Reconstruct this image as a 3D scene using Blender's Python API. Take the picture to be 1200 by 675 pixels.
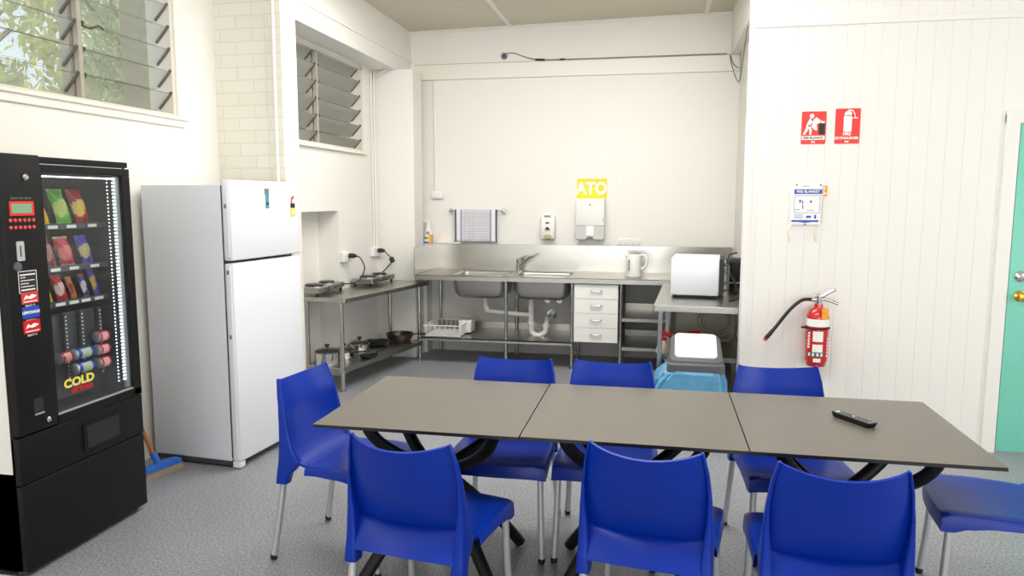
import bpy, bmesh, math, random
from mathutils import Vector, Matrix, Euler
random.seed(7)
PI = math.pi
R = math.radians
scene = bpy.context.scene
for o in list(bpy.data.objects):
    bpy.data.objects.remove(o)
COL = scene.collection

# ------------------------------------------------------------------ camera
cam = bpy.data.cameras.new('camera')
cam.sensor_width = 36.0
cam.lens = 26.03
cam.clip_start = 0.05
cam_o = bpy.data.objects.new('camera', cam)
COL.objects.link(cam_o)
_y, _p, _r = 0.193879458, -0.118635669, 0.00188900789
_f = Vector((-math.sin(_y) * math.cos(_p), math.cos(_y) * math.cos(_p), math.sin(_p)))
_rt = Vector((math.cos(_y), math.sin(_y), 0))
_up = _rt.cross(_f)
_c, _s = math.cos(_r), math.sin(_r)
_rx = _c * _rt + _s * _up
_ux = -_s * _rt + _c * _up
cam_o.matrix_world = Matrix(((_rx.x, _ux.x, -_f.x, 0), (_rx.y, _ux.y, -_f.y, 0), (_rx.z, _ux.z, -_f.z, 1.59), (0, 0, 0, 1)))
scene.camera = cam_o

# ------------------------------------------------------------------ world, sun, lights, exposure
w = bpy.data.worlds.new('sky')
scene.world = w
w.use_nodes = True
bgn = w.node_tree.nodes['Background']
bgn.inputs[0].default_value = (0.80, 0.90, 1.0, 1)
bgn.inputs[1].default_value = 1.25


def lamp(name, kind, loc, aim, energy, size=None, size_y=None, color=(1, 1, 1), angle=None):
    l = bpy.data.lights.new(name, kind)
    l.energy = energy
    l.color = color
    if kind == 'AREA':
        l.shape = 'RECTANGLE'
        l.size = size
        l.size_y = size_y
    if angle:
        l.angle = angle
    o = bpy.data.objects.new(name, l)
    COL.objects.link(o)
    o.location = loc
    o.rotation_euler = (Vector(aim) - Vector(loc)).to_track_quat('-Z', 'Y').to_euler()
    return o


lamp('sun', 'SUN', (20, -4, 25), (0, 4, 0), 3.0, color=(1, .95, .86), angle=R(1.0))
lamp('right_fill_light', 'AREA', (4.85, 1.6, 1.75), (0, 1.9, 1.5), 85, 4.6, 1.7, (.95, .98, 1.0))  # added area light for assumed daylight from the right; the right wall is closed
lamp('rear_fill_light', 'AREA', (0.9, -8.8, 1.35), (0.4, 4, 1.25), 290, 7.4, 2.5, (.95, .98, 1.0))  # added frontal fill, sized to light the room evenly; the rear wall is closed
lamp('left_fill_light', 'AREA', (-2.95, 0.6, 2.5), (2, 1.5, 0.8), 14, 2.0, 0.8, (.9, .96, 1.0))  # added area light in front of closed left wall, clear of the louvre opening
lamp('kitchen_fill_light', 'AREA', (-0.8, 5.0, 3.22), (-0.8, 5.12, 0), 74, 2.4, 1.2, (1.0, .985, .96))  # added overhead fill that brightens the kitchen, without a fitting
for _k, (_lx, _ly) in enumerate(((-0.9, 1.9), (0.5, 1.9))):
    _b = lamp('dining_fill_light', 'POINT', (_lx, _ly, 3.0), (_lx, _ly, 0), 50, color=(1.0, .98, .95))  # added unseen fill, placed to reach the wall under the sink bench
    _b.data.shadow_soft_size = .28
scene.view_settings.view_transform = 'Standard'
scene.view_settings.look = 'None'
scene.view_settings.exposure = 0.36
scene.view_settings.gamma = 1.0
scene.view_settings.use_curve_mapping = False
scene.cycles.max_bounces = 10
scene.cycles.transparent_max_bounces = 24
scene.cycles.caustics_reflective = False
scene.cycles.caustics_refractive = False
scene.cycles.sample_clamp_indirect = 6


# ------------------------------------------------------------------ materials
def lin(c):
    return tuple(((v / 255) / 12.92 if v / 255 <= .04045 else ((v / 255 + .055) / 1.055) ** 2.4) for v in c)


def mat(name, rgb, rough=.5, metal=0, var=0.0, vscale=8, bump=0.0, bscale=60, emit=0, spec=.5, coat=0, stretch=None, trans=0):
    m = bpy.data.materials.new(name)
    m.use_nodes = True
    nt = m.node_tree
    b = nt.nodes['Principled BSDF']
    c = lin(rgb)
    b.inputs['Base Color'].default_value = (*c, 1)
    b.inputs['Roughness'].default_value = rough
    b.inputs['Metallic'].default_value = metal
    b.inputs['Specular IOR Level'].default_value = spec
    if coat:
        b.inputs['Coat Weight'].default_value = coat
        b.inputs['Coat Roughness'].default_value = .15
    if trans:
        b.inputs['Transmission Weight'].default_value = trans
    if emit:
        b.inputs['Emission Color'].default_value = (*c, 1)
        b.inputs['Emission Strength'].default_value = emit
    tc = nt.nodes.new('ShaderNodeTexCoord')
    src = tc.outputs['Object']
    if stretch:
        mp = nt.nodes.new('ShaderNodeMapping')
        mp.inputs['Scale'].default_value = stretch
        nt.links.new(src, mp.inputs['Vector'])
        src = mp.outputs['Vector']
    if var:
        n = nt.nodes.new('ShaderNodeTexNoise')
        n.inputs['Scale'].default_value = vscale
        n.inputs['Detail'].default_value = 6
        nt.links.new(src, n.inputs['Vector'])
        mx = nt.nodes.new('ShaderNodeMix')
        mx.data_type = 'RGBA'
        mx.inputs[6].default_value = (*[max(0, v * (1 - var)) for v in c], 1)
        mx.inputs[7].default_value = (*[min(1, v * (1 + var)) for v in c], 1)
        nt.links.new(n.outputs['Fac'], mx.inputs[0])
        nt.links.new(mx.outputs[2], b.inputs['Base Color'])
    if bump:
        n = nt.nodes.new('ShaderNodeTexNoise')
        n.inputs['Scale'].default_value = bscale
        n.inputs['Detail'].default_value = 4
        nt.links.new(src, n.inputs['Vector'])
        bp = nt.nodes.new('ShaderNodeBump')
        bp.inputs['Strength'].default_value = bump
        bp.inputs['Distance'].default_value = .01
        nt.links.new(n.outputs['Fac'], bp.inputs['Height'])
        nt.links.new(bp.outputs['Normal'], b.inputs['Normal'])
    return m


def mat_floor():
    m = mat('speckled_vinyl', (150, 152, 156), .34)
    nt = m.node_tree
    b = nt.nodes['Principled BSDF']
    tc = nt.nodes.new('ShaderNodeTexCoord')
    n = nt.nodes.new('ShaderNodeTexNoise')
    n.inputs['Scale'].default_value = 95
    n.inputs['Detail'].default_value = 3
    n.inputs['Roughness'].default_value = .75
    nt.links.new(tc.outputs['Object'], n.inputs['Vector'])
    cr = nt.nodes.new('ShaderNodeValToRGB')
    e = cr.color_ramp.elements
    e[0].position = .36
    e[0].color = (*lin((108, 111, 119)), 1)
    e[1].position = .66
    e[1].color = (*lin((178, 179, 181)), 1)
    k = e.new(.5)
    k.color = (*lin((140, 142, 148)), 1)
    nt.links.new(n.outputs['Fac'], cr.inputs[0])
    n2 = nt.nodes.new('ShaderNodeTexNoise')
    n2.inputs['Scale'].default_value = 1.3
    n2.inputs['Detail'].default_value = 4
    nt.links.new(tc.outputs['Object'], n2.inputs['Vector'])
    mr = nt.nodes.new('ShaderNodeMapRange')
    mr.inputs[3].default_value = .9
    mr.inputs[4].default_value = 1.08
    nt.links.new(n2.outputs['Fac'], mr.inputs[0])
    mx = nt.nodes.new('ShaderNodeMix')
    mx.data_type = 'RGBA'
    mx.blend_type = 'MULTIPLY'
    mx.inputs[0].default_value = 1
    nt.links.new(cr.outputs[0], mx.inputs[6])
    nt.links.new(mr.outputs[0], mx.inputs[7])
    nt.links.new(mx.outputs[2], b.inputs['Base Color'])
    mr2 = nt.nodes.new('ShaderNodeMapRange')
    mr2.inputs[3].default_value = .28
    mr2.inputs[4].default_value = .46
    nt.links.new(n2.outputs['Fac'], mr2.inputs[0])
    nt.links.new(mr2.outputs[0], b.inputs['Roughness'])
    return m


def mat_brick():
    m = mat('painted_brick', (226, 222, 210), .5)
    nt = m.node_tree
    b = nt.nodes['Principled BSDF']
    tc = nt.nodes.new('ShaderNodeTexCoord')
    mp = nt.nodes.new('ShaderNodeMapping')
    mp.inputs['Rotation'].default_value = (R(90), 0, 0)
    nt.links.new(tc.outputs['Object'], mp.inputs['Vector'])
    br = nt.nodes.new('ShaderNodeTexBrick')
    br.inputs['Scale'].default_value = 1
    br.inputs['Brick Width'].default_value = .24
    br.inputs['Row Height'].default_value = .086
    br.inputs['Mortar Size'].default_value = .004
    br.inputs['Mortar Smooth'].default_value = .3
    br.inputs['Color1'].default_value = (*lin((228, 224, 212)), 1)
    br.inputs['Color2'].default_value = (*lin((224, 220, 207)), 1)
    br.inputs['Mortar'].default_value = (*lin((214, 209, 194)), 1)
    nt.links.new(mp.outputs['Vector'], br.inputs['Vector'])
    nt.links.new(br.outputs['Color'], b.inputs['Base Color'])
    bp = nt.nodes.new('ShaderNodeBump')
    bp.invert = True
    bp.inputs['Strength'].default_value = .35
    bp.inputs['Distance'].default_value = .004
    nt.links.new(br.outputs['Fac'], bp.inputs['Height'])
    nt.links.new(bp.outputs['Normal'], b.inputs['Normal'])
    return m


def mat_glass(name, tint, haze, hazecol, refl_rough=.02):
    m = bpy.data.materials.new(name)
    m.use_nodes = True
    nt = m.node_tree
    for n in list(nt.nodes):
        nt.nodes.remove(n)
    out = nt.nodes.new('ShaderNodeOutputMaterial')
    tr = nt.nodes.new('ShaderNodeBsdfTransparent')
    tr.inputs[0].default_value = (*tint, 1)
    df = nt.nodes.new('ShaderNodeBsdfTranslucent')
    df.inputs[0].default_value = (*hazecol, 1)
    d2 = nt.nodes.new('ShaderNodeBsdfDiffuse')
    d2.inputs[0].default_value = (*hazecol, 1)
    a = nt.nodes.new('ShaderNodeMixShader')
    a.inputs[0].default_value = .5
    nt.links.new(df.outputs[0], a.inputs[1])
    nt.links.new(d2.outputs[0], a.inputs[2])
    mx = nt.nodes.new('ShaderNodeMixShader')
    mx.inputs[0].default_value = haze
    nt.links.new(tr.outputs[0], mx.inputs[1])
    nt.links.new(a.outputs[0], mx.inputs[2])
    gl = nt.nodes.new('ShaderNodeBsdfGlossy')
    gl.inputs['Roughness'].default_value = refl_rough
    fr = nt.nodes.new('ShaderNodeLayerWeight')
    fr.inputs[0].default_value = .5
    pw = nt.nodes.new('ShaderNodeMath')
    pw.operation = 'POWER'
    pw.inputs[1].default_value = 5
    nt.links.new(fr.outputs['Facing'], pw.inputs[0])
    ma = nt.nodes.new('ShaderNodeMath')
    ma.operation = 'MULTIPLY_ADD'
    ma.inputs[1].default_value = .6
    ma.inputs[2].default_value = .04
    nt.links.new(pw.outputs[0], ma.inputs[0])
    m2 = nt.nodes.new('ShaderNodeMixShader')
    nt.links.new(ma.outputs[0], m2.inputs[0])
    nt.links.new(mx.outputs[0], m2.inputs[1])
    nt.links.new(gl.outputs[0], m2.inputs[2])
    nt.links.new(m2.outputs[0], out.inputs[0])
    return m


def mat_towel():
    m = mat('checked_cotton', (226, 224, 228), .9)
    nt = m.node_tree
    b = nt.nodes['Principled BSDF']
    tc = nt.nodes.new('ShaderNodeTexCoord')
    sx = nt.nodes.new('ShaderNodeSeparateXYZ')
    nt.links.new(tc.outputs['Object'], sx.inputs[0])

    def lines(sock, period, width):
        d = nt.nodes.new('ShaderNodeMath')
        d.operation = 'DIVIDE'
        d.inputs[1].default_value = period
        nt.links.new(sock, d.inputs[0])
        fr = nt.nodes.new('ShaderNodeMath')
        fr.operation = 'FRACT'
        nt.links.new(d.outputs[0], fr.inputs[0])
        lt = nt.nodes.new('ShaderNodeMath')
        lt.operation = 'LESS_THAN'
        lt.inputs[1].default_value = width
        nt.links.new(fr.outputs[0], lt.inputs[0])
        return lt.outputs[0]
    gx = lines(sx.outputs[0], .02, .22)
    gz = lines(sx.outputs[2], .02, .22)
    mxm = nt.nodes.new('ShaderNodeMath')
    mxm.operation = 'MAXIMUM'
    nt.links.new(gx, mxm.inputs[0])
    nt.links.new(gz, mxm.inputs[1])
    ab = nt.nodes.new('ShaderNodeMath')
    ab.operation = 'ABSOLUTE'
    nt.links.new(sx.outputs[0], ab.inputs[0])
    inn = nt.nodes.new('ShaderNodeMath')
    inn.operation = 'LESS_THAN'
    inn.inputs[1].default_value = .148
    nt.links.new(ab.outputs[0], inn.inputs[0])
    mul = nt.nodes.new('ShaderNodeMath')
    mul.operation = 'MULTIPLY'
    nt.links.new(mxm.outputs[0], mul.inputs[0])
    nt.links.new(inn.outputs[0], mul.inputs[1])
    c1 = nt.nodes.new('ShaderNodeMix')
    c1.data_type = 'RGBA'
    c1.inputs[6].default_value = (*lin((228, 226, 230)), 1)
    c1.inputs[7].default_value = (*lin((150, 150, 165)), 1)
    nt.links.new(mul.outputs[0], c1.inputs[0])
    prev = c1.outputs[2]
    for lo, hi, col in ((.150, .163, (128, 128, 150)), (.206, .222, (62, 62, 84))):
        g = nt.nodes.new('ShaderNodeMath')
        g.operation = 'GREATER_THAN'
        g.inputs[1].default_value = lo
        l = nt.nodes.new('ShaderNodeMath')
        l.operation = 'LESS_THAN'
        l.inputs[1].default_value = hi
        nt.links.new(ab.outputs[0], g.inputs[0])
        nt.links.new(ab.outputs[0], l.inputs[0])
        a = nt.nodes.new('ShaderNodeMath')
        a.operation = 'MULTIPLY'
        nt.links.new(g.outputs[0], a.inputs[0])
        nt.links.new(l.outputs[0], a.inputs[1])
        c2 = nt.nodes.new('ShaderNodeMix')
        c2.data_type = 'RGBA'
        c2.inputs[7].default_value = (*lin(col), 1)
        nt.links.new(a.outputs[0], c2.inputs[0])
        nt.links.new(prev, c2.inputs[6])
        prev = c2.outputs[2]
    nt.links.new(prev, b.inputs['Base Color'])
    return m


def mat_leaf(name, rgb):
    m = mat(name, rgb, .55, var=.35, vscale=1.2)
    nt = m.node_tree
    b = nt.nodes['Principled BSDF']
    out = nt.nodes['Material Output']
    t = nt.nodes.new('ShaderNodeBsdfTranslucent')
    t.inputs[0].default_value = (*lin(rgb), 1)
    mx = nt.nodes.new('ShaderNodeMixShader')
    mx.inputs[0].default_value = .45
    nt.links.new(b.outputs[0], mx.inputs[1])
    nt.links.new(t.outputs[0], mx.inputs[2])
    nt.links.new(mx.outputs[0], out.inputs[0])
    return m


M = {}
M['wall'] = mat('white_wall_paint', (234, 231, 224), .5, var=.015, vscale=2, bump=.05, bscale=35)
M['partition'] = mat('white_board_paint', (233, 230, 225), .42, var=.012, vscale=2)
M['trim'] = mat('white_gloss_trim', (236, 232, 222), .4)
M['ceil'] = mat('ceiling_paint', (216, 208, 190), .7, var=.03, vscale=1.5)
M['seam'] = mat('aged_paint_seam', (196, 170, 135), .7)
M['brick'] = mat_brick()
M['floor'] = mat_floor()
M['steel'] = mat('brushed_stainless', (176, 174, 168), .3, 1, var=.10, vscale=6, bump=.06, bscale=40, stretch=(1, 12, 12))
M['steel_wall'] = mat('stainless_splash', (190, 187, 180), .26, 1, var=.10, vscale=3, bump=.10, bscale=5)
M['steel_tube'] = mat('stainless_tube', (186, 186, 184), .25, 1)
M['chrome'] = mat('chrome', (205, 205, 205), .12, 1)
M['dull_steel'] = mat('dull_grey_metal', (150, 146, 130), .45, .4, var=.2, vscale=4)
M['alu'] = mat('anodised_aluminium', (204, 206, 209), .34, .6)
M['blue'] = mat('blue_moulded_plastic', (2, 46, 156), .36, bump=.03, bscale=220, spec=.3)
M['foot'] = mat('black_rubber', (22, 22, 24), .6)
M['black'] = mat('black_metal_paint', (15, 15, 16), .5, var=.2, vscale=5, spec=.25)
M['blackm'] = mat('black_satin', (13, 13, 14), .5, bump=.02, bscale=120, spec=.3)
M['tabletop'] = mat('taupe_laminate', (103, 98, 90), .32, var=.06, vscale=3, bump=.02, bscale=180, stretch=(1, 5, 5))
M['tabledge'] = mat('black_laminate_core', (24, 22, 21), .45)
M['fridge'] = mat('white_enamel', (226, 228, 233), .28)
M['fridge_body'] = mat('pale_grey_enamel', (218, 221, 228), .4, bump=.03, bscale=200)
M['gap'] = mat('dark_rubber_seal', (58, 60, 64), .7)
M['white'] = mat('white_plastic', (232, 231, 226), .4)
M['pipe'] = mat('white_pvc', (228, 226, 220), .35)
M['grey'] = mat('grey_plastic', (120, 122, 126), .5)
M['dgrey'] = mat('charcoal_plastic', (84, 86, 92), .5)
M['red'] = mat('red_sign_paint', (226, 48, 40), .4)
M['extred'] = mat('red_gloss_enamel', (190, 28, 24), .22, coat=.4)
M['yellow'] = mat('yellow_paper', (246, 214, 40), .6)
M['ink'] = mat('black_ink', (30, 30, 32), .6)
M['paper'] = mat('white_paper', (240, 239, 235), .7)
M['inkblue'] = mat('blue_ink', (52, 84, 178), .6)
M['orange'] = mat('orange_tag', (244, 160, 50), .6)
M['door'] = mat('turquoise_paint', (120, 203, 182), .35, var=.02, vscale=3)
M['brass'] = mat('brass', (206, 160, 70), .22, 1)
M['wood'] = mat('varnished_wood', (188, 118, 52), .45, var=.15, vscale=14, stretch=(8, 8, 1))
M['broomblue'] = mat('blue_broom_plastic', (54, 118, 214), .4)
M['bristle'] = mat('tan_bristle', (176, 158, 128), .9, bump=.5, bscale=200)
M['dustred'] = mat('red_plastic', (206, 24, 28), .35)
M['liner'] = mat('blue_bin_liner', (104, 176, 226), .3, var=.45, vscale=9, bump=.9, bscale=18, trans=.25)
M['pan'] = mat('black_nonstick', (26, 26, 27), .35)
M['panside'] = mat('worn_brown_enamel', (58, 42, 26), .4)
M['lidglass'] = mat_glass('lid_glass', (.75, .76, .74), .12, (.5, .5, .5))
M['vglass'] = mat_glass('vending_glass', (.93, .95, .95), .03, (.6, .6, .6))
M['louvre'] = mat_glass('clear_louvre_glass', (.92, .93, .91), .26, (.66, .67, .60), .03)
M['edge'] = mat('dark_glass_edge', (84, 86, 66), .4)
M['louvre2'] = mat_glass('obscure_louvre_glass', (.52, .54, .50), .74, (.66, .65, .59), .12)
M['clip'] = mat('dull_aluminium_clip', (104, 98, 86), .5, .6)
M['frame'] = mat('window_frame_paint', (214, 207, 192), .45)
M['clip2'] = mat('grey_beige_mullion', (168, 160, 146), .5)
M['timber'] = mat('ochre_timber', (206, 160, 66), .6)
M['led'] = mat('led_strip_and_reflection', (240, 246, 255), .5, emit=3.0)
M['vinside'] = mat('vending_interior_grey', (70, 73, 76), .5)
M['lcd'] = mat('green_lcd', (112, 150, 118), .4, emit=.15)
M['key'] = mat('red_key', (214, 70, 70), .5)
M['bark'] = mat('bark', (120, 104, 80), .9, var=.3, vscale=8)
M['leaf'] = mat_leaf('leaf_yellow_green', (206, 206, 120))
M['leaf2'] = mat_leaf('leaf_grey_green', (176, 184, 130))
M['outside'] = mat('olive_brown_render', (112, 102, 70), .9, var=.2, vscale=2)
M['post'] = mat('beige_post_paint', (188, 170, 146), .7)
M['towel'] = mat_towel()
M['cable'] = mat('grey_cable', (120, 116, 108), .6)
M['bottle'] = mat('clear_bottle_plastic', (236, 234, 226), .3)


# ------------------------------------------------------------------ builders
def chain(o):
    m = Matrix.LocRotScale(o.location, o.rotation_euler, o.scale)
    return chain(o.parent) @ m if o.parent else m


class B:
    """collects shapes, then links them as ONE mesh object"""

    def __init__(s, *mats):
        s.bm = bmesh.new()
        s.mats = list(mats)
        s.mi = 0

    def use(s, i):
        s.mi = i
        return s

    def _f(s, vs):
        try:
            f = s.bm.faces.new(vs)
            f.material_index = s.mi
            return f
        except ValueError:
            return None

    def box(s, x0, x1, y0, y1, z0, z1, m=None, bev=0):
        if bev:
            t = bmesh.new()
            bmesh.ops.create_cube(t, size=1)
            for v in t.verts:
                v.co = Vector((x0 + (v.co.x + .5) * (x1 - x0), y0 + (v.co.y + .5) * (y1 - y0), z0 + (v.co.z + .5) * (z1 - z0)))
            bmesh.ops.bevel(t, geom=t.edges[:], offset=bev, segments=3, profile=.5, affect='EDGES')
            mp = {v: s.bm.verts.new(m @ v.co if m else v.co) for v in t.verts}
            for f in t.faces:
                s._f([mp[v] for v in f.verts])
            t.free()
            return s
        c = [Vector((x, y, z)) for z in (z0, z1) for y in (y0, y1) for x in (x0, x1)]
        if m:
            c = [m @ v for v in c]
        v = [s.bm.verts.new(p) for p in c]
        for q in ((0, 2, 3, 1), (4, 5, 7, 6), (0, 1, 5, 4), (2, 6, 7, 3), (0, 4, 6, 2), (1, 3, 7, 5)):
            s._f([v[i] for i in q])
        return s

    def rings(s, rs, closed=True, cap0=True, cap1=True):
        vr = [[s.bm.verts.new(p) for p in r] for r in rs]
        n = len(vr[0])
        for a, b in zip(vr, vr[1:]):
            for i in range(n if closed else n - 1):
                j = (i + 1) % n
                s._f([a[i], a[j], b[j], b[i]])
        if closed and cap0:
            s._f(vr[0][::-1])
        if closed and cap1:
            s._f(vr[-1])
        return s

    def tube(s, pts, r, seg=10, flat=1.0, caps=True):
        pts = [Vector(p) for p in pts]
        rs = []
        rad = r if isinstance(r, (list, tuple)) else [r] * len(pts)
        up = None
        for i, p in enumerate(pts):
            d = (pts[min(i + 1, len(pts) - 1)] - pts[max(i - 1, 0)]).normalized()
            if up is None:
                up = Vector((0, 0, 1)) if abs(d.z) < .9 else Vector((1, 0, 0))
            a = d.cross(up)
            if a.length < 1e-4:
                a = d.orthogonal()
            a.normalize()
            b = a.cross(d).normalized()
            up = b
            rs.append([p + a * (rad[i] * math.cos(t)) + b * (rad[i] * flat * math.sin(t)) for t in [2 * PI * k / seg for k in range(seg)]])
        return s.rings(rs, True, caps, caps)

    def lathe(s, prof, c=(0, 0, 0), seg=28, m=None, caps=True, sx=1, sy=1):
        rs = []
        for r, z in prof:
            ring = [Vector((c[0] + max(r, 1e-5) * sx * math.cos(2 * PI * k / seg), c[1] + max(r, 1e-5) * sy * math.sin(2 * PI * k / seg), c[2] + z)) for k in range(seg)]
            rs.append([m @ p for p in ring] if m else ring)
        return s.rings(rs, True, caps, caps)

    def prism(s, poly, a0, a1, plane='xz', m=None):
        """polygon in a plane, thick along the third axis from a0 to a1"""
        def P(u, v, w):
            p = Vector((u, w, v)) if plane == 'xz' else Vector((w, u, v)) if plane == 'yz' else Vector((u, v, w))
            return m @ p if m else p
        a = [s.bm.verts.new(P(u, v, a0)) for u, v in poly]
        b = [s.bm.verts.new(P(u, v, a1)) for u, v in poly]
        n = len(poly)
        s._f(a)
        s._f(b[::-1])
        for i in range(n):
            j = (i + 1) % n
            s._f([a[i], b[i], b[j], a[j]])
        return s

    def grid(s, fn, nu, nv):
        g = [[s.bm.verts.new(fn(i / nu, j / nv)) for j in range(nv + 1)] for i in range(nu + 1)]
        for i in range(nu):
            for j in range(nv):
                s._f([g[i][j], g[i + 1][j], g[i + 1][j + 1], g[i][j + 1]])
        return s

    def build(s, name, parent=None, loc=None, world=False, smooth=None, bevel=0, solid=0, weld=False, rz=0, soff=-1, recalc=True):
        if weld:
            bmesh.ops.remove_doubles(s.bm, verts=s.bm.verts, dist=1e-5)
        if recalc:
            bmesh.ops.recalc_face_normals(s.bm, faces=s.bm.faces)
        me = bpy.data.meshes.new(name)
        inv = None
        if world and parent:
            inv = chain(parent).inverted()
        elif loc is not None and not parent:
            inv = Matrix.LocRotScale(Vector(loc), Euler((0, 0, rz)), None).inverted()
        if inv:
            for v in s.bm.verts:
                v.co = inv @ v.co
        s.bm.to_mesh(me)
        s.bm.free()
        for m in s.mats:
            me.materials.append(m)
        if smooth:
            me.polygons.foreach_set('use_smooth', [True] * len(me.polygons))
            me.set_sharp_from_angle(angle=R(smooth))
        o = bpy.data.objects.new(name, me)
        COL.objects.link(o)
        if parent:
            o.parent = parent
        elif loc is not None:
            o.location = loc
            o.rotation_euler = (0, 0, rz)
        if solid:
            md = o.modifiers.new('thickness', 'SOLIDIFY')
            md.thickness = solid
            md.offset = soff
        if bevel:
            md = o.modifiers.new('bevel', 'BEVEL')
            md.width = bevel
            md.segments = 2
            md.limit_method = 'ANGLE'
            md.angle_limit = R(40)
        return o


def thing(name, label, cat, loc=(0, 0, 0), rz=0, group=None):
    o = bpy.data.objects.new(name, None)
    COL.objects.link(o)
    o.empty_display_size = .05
    o.location = loc
    o.rotation_euler = (0, 0, rz)
    return tag(o, label, cat, group)


def tag(o, label=None, cat=None, group=None, kind=None):
    if label:
        o['label'] = label
    if cat:
        o['category'] = cat
    if group:
        o['group'] = group
    if kind:
        o['kind'] = kind
    return o


def struct(o, label=None):
    o['kind'] = 'structure'
    if label:
        o['label'] = label
    return o


def lettering(body, size, loc, rot, m, parent, name='lettering', ext=.0005, align='CENTER', bold=0.0, sx=1.0):
    cu = bpy.data.curves.new('t', 'FONT')
    cu.body = body
    cu.size = size
    cu.extrude = ext
    cu.align_x = align
    cu.align_y = 'CENTER'
    cu.offset = bold
    cu.resolution_u = 3
    t = bpy.data.objects.new('t', cu)
    COL.objects.link(t)
    bpy.context.view_layer.update()
    me = bpy.data.meshes.new_from_object(t.evaluated_get(bpy.context.evaluated_depsgraph_get()))
    bpy.data.objects.remove(t)
    mtx = Matrix.LocRotScale(Vector(loc), Euler(rot), Vector((sx, 1, 1)))
    me.transform(mtx)
    me.materials.clear()
    me.materials.append(m)
    me.name = name
    o = bpy.data.objects.new(name, me)
    COL.objects.link(o)
    o.parent = parent
    return o


FACE = (R(90), 0, 0)          # lettering that stands up and faces local -y


def bez(p0, p1, p2, p3, n=12):
    p0, p1, p2, p3 = map(Vector, (p0, p1, p2, p3))
    return [((1 - t) ** 3) * p0 + 3 * ((1 - t) ** 2) * t * p1 + 3 * (1 - t) * t * t * p2 + t ** 3 * p3 for t in [i / n for i in range(n + 1)]]


def smooth_path(pts, n=6):
    pts = [Vector(p) for p in pts]
    out = []
    for i in range(len(pts) - 1):
        a, b, c, d = pts[max(i - 1, 0)], pts[i], pts[i + 1], pts[min(i + 2, len(pts) - 1)]
        for k in range(n):
            t = k / n
            out.append(.5 * ((2 * b) + (-a + c) * t + (2 * a - 5 * b + 4 * c - d) * t * t + (-a + 3 * b - 3 * c + d) * t ** 3))
    out.append(pts[-1])
    return out


def rrect(x0, x1, y0, y1, r, n=5):
    out = []
    for cx, cy, a in ((x1 - r, y1 - r, 0), (x0 + r, y1 - r, 90), (x0 + r, y0 + r, 180), (x1 - r, y0 + r, 270)):
        for k in range(n + 1):
            t = R(a + 90 * k / n)
            out.append((cx + r * math.cos(t), cy + r * math.sin(t)))
    return out


# ------------------------------------------------------------------ the setting
X1 = -3.05      # left wall
X2 = -2.78      # kitchen window wall (upper)
XL = -2.78      # kitchen wall below the window
YB = 7.5        # back wall
YP = 5.062      # partition face
struct(B(M['floor']).box(-3.3, 5.1, -9.3, 7.7, -.1, 0).build('floor'))
cb = B(M['ceil'])
cz = lambda x: 3.292 + (x + 2.533) * .0189
for (a, b) in ((-3.3, 5.1),):
    v = [cb.bm.verts.new((x, y, cz(x) + dz)) for dz in (0, .12) for x, y in ((a, -9.3), (b, -9.3), (b, 7.7), (a, 7.7))]
    for q in ((3, 2, 1, 0), (4, 5, 6, 7), (0, 1, 5, 4), (1, 2, 6, 5), (2, 3, 7, 6), (3, 0, 4, 7)):
        cb._f([v[i] for i in q])
struct(cb.build('ceiling'))
tb = B(M['trim'])
for x in (-1.49, .40):
    tb.box(x - .022, x + .022, 4.0, 7.49, cz(x) - .012, cz(x) + .01)
struct(tb.build('trim_1', bevel=.003))

# back wall, its rail, cornice and joint strip
struct(B(M['wall']).box(-3.2, .74, YB, YB + .15, 0, 3.4).build('wall_back'))
rl = B(M['trim'], M['seam'])
rl.box(-2.69, .725, YB - .03, YB + .01, 2.805, 2.955)
rl.use(1).box(-2.5, .64, YB - .012, YB + .005, 2.955, 2.963)
struct(rl.build('trim_2', bevel=.004))
cn = B(M['trim'])
for x0, x1 in ((-2.535, -1.49), (-1.49, .40), (.40, .64)):
    v = []
    for x in (x0, x1):
        z = cz(x)
        v.append([cn.bm.verts.new(p) for p in ((x, YB, z), (x, YB - .028, z), (x, YB, z - .03))])
    for i in range(3):
        j = (i + 1) % 3
        cn._f([v[0][i], v[0][j], v[1][j], v[1][i]])
struct(cn.build('trim_3'))
js = B(M['trim'])
js.box(-.425, -.41, YB - .006, YB + .005, 1.13, 2.81)
struct(js.build('trim_4', bevel=.002))

# kitchen right wall, deeper below the rail, and the board partition with its door
struct(B(M['wall']).box(.73, .88, YP + .14, YB + .1, 0, 2.955).box(.64, .88, YP + .14, YB + .1, 2.955, 3.42).build('wall_kitchen_right'))


def boards(b, x0, x1, z0, z1, y, yb, pitch=.1, g=.004, d=.0025):
    poly = [(x0, yb), (x0, y)]
    x = x0 + pitch * .7
    while x < x1 - .02:
        poly += [(x - g, y), (x, y + d), (x + g, y)]
        x += pitch
    poly += [(x1, y), (x1, yb)]
    b.prism(poly, z0, z1, 'xy')


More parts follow.
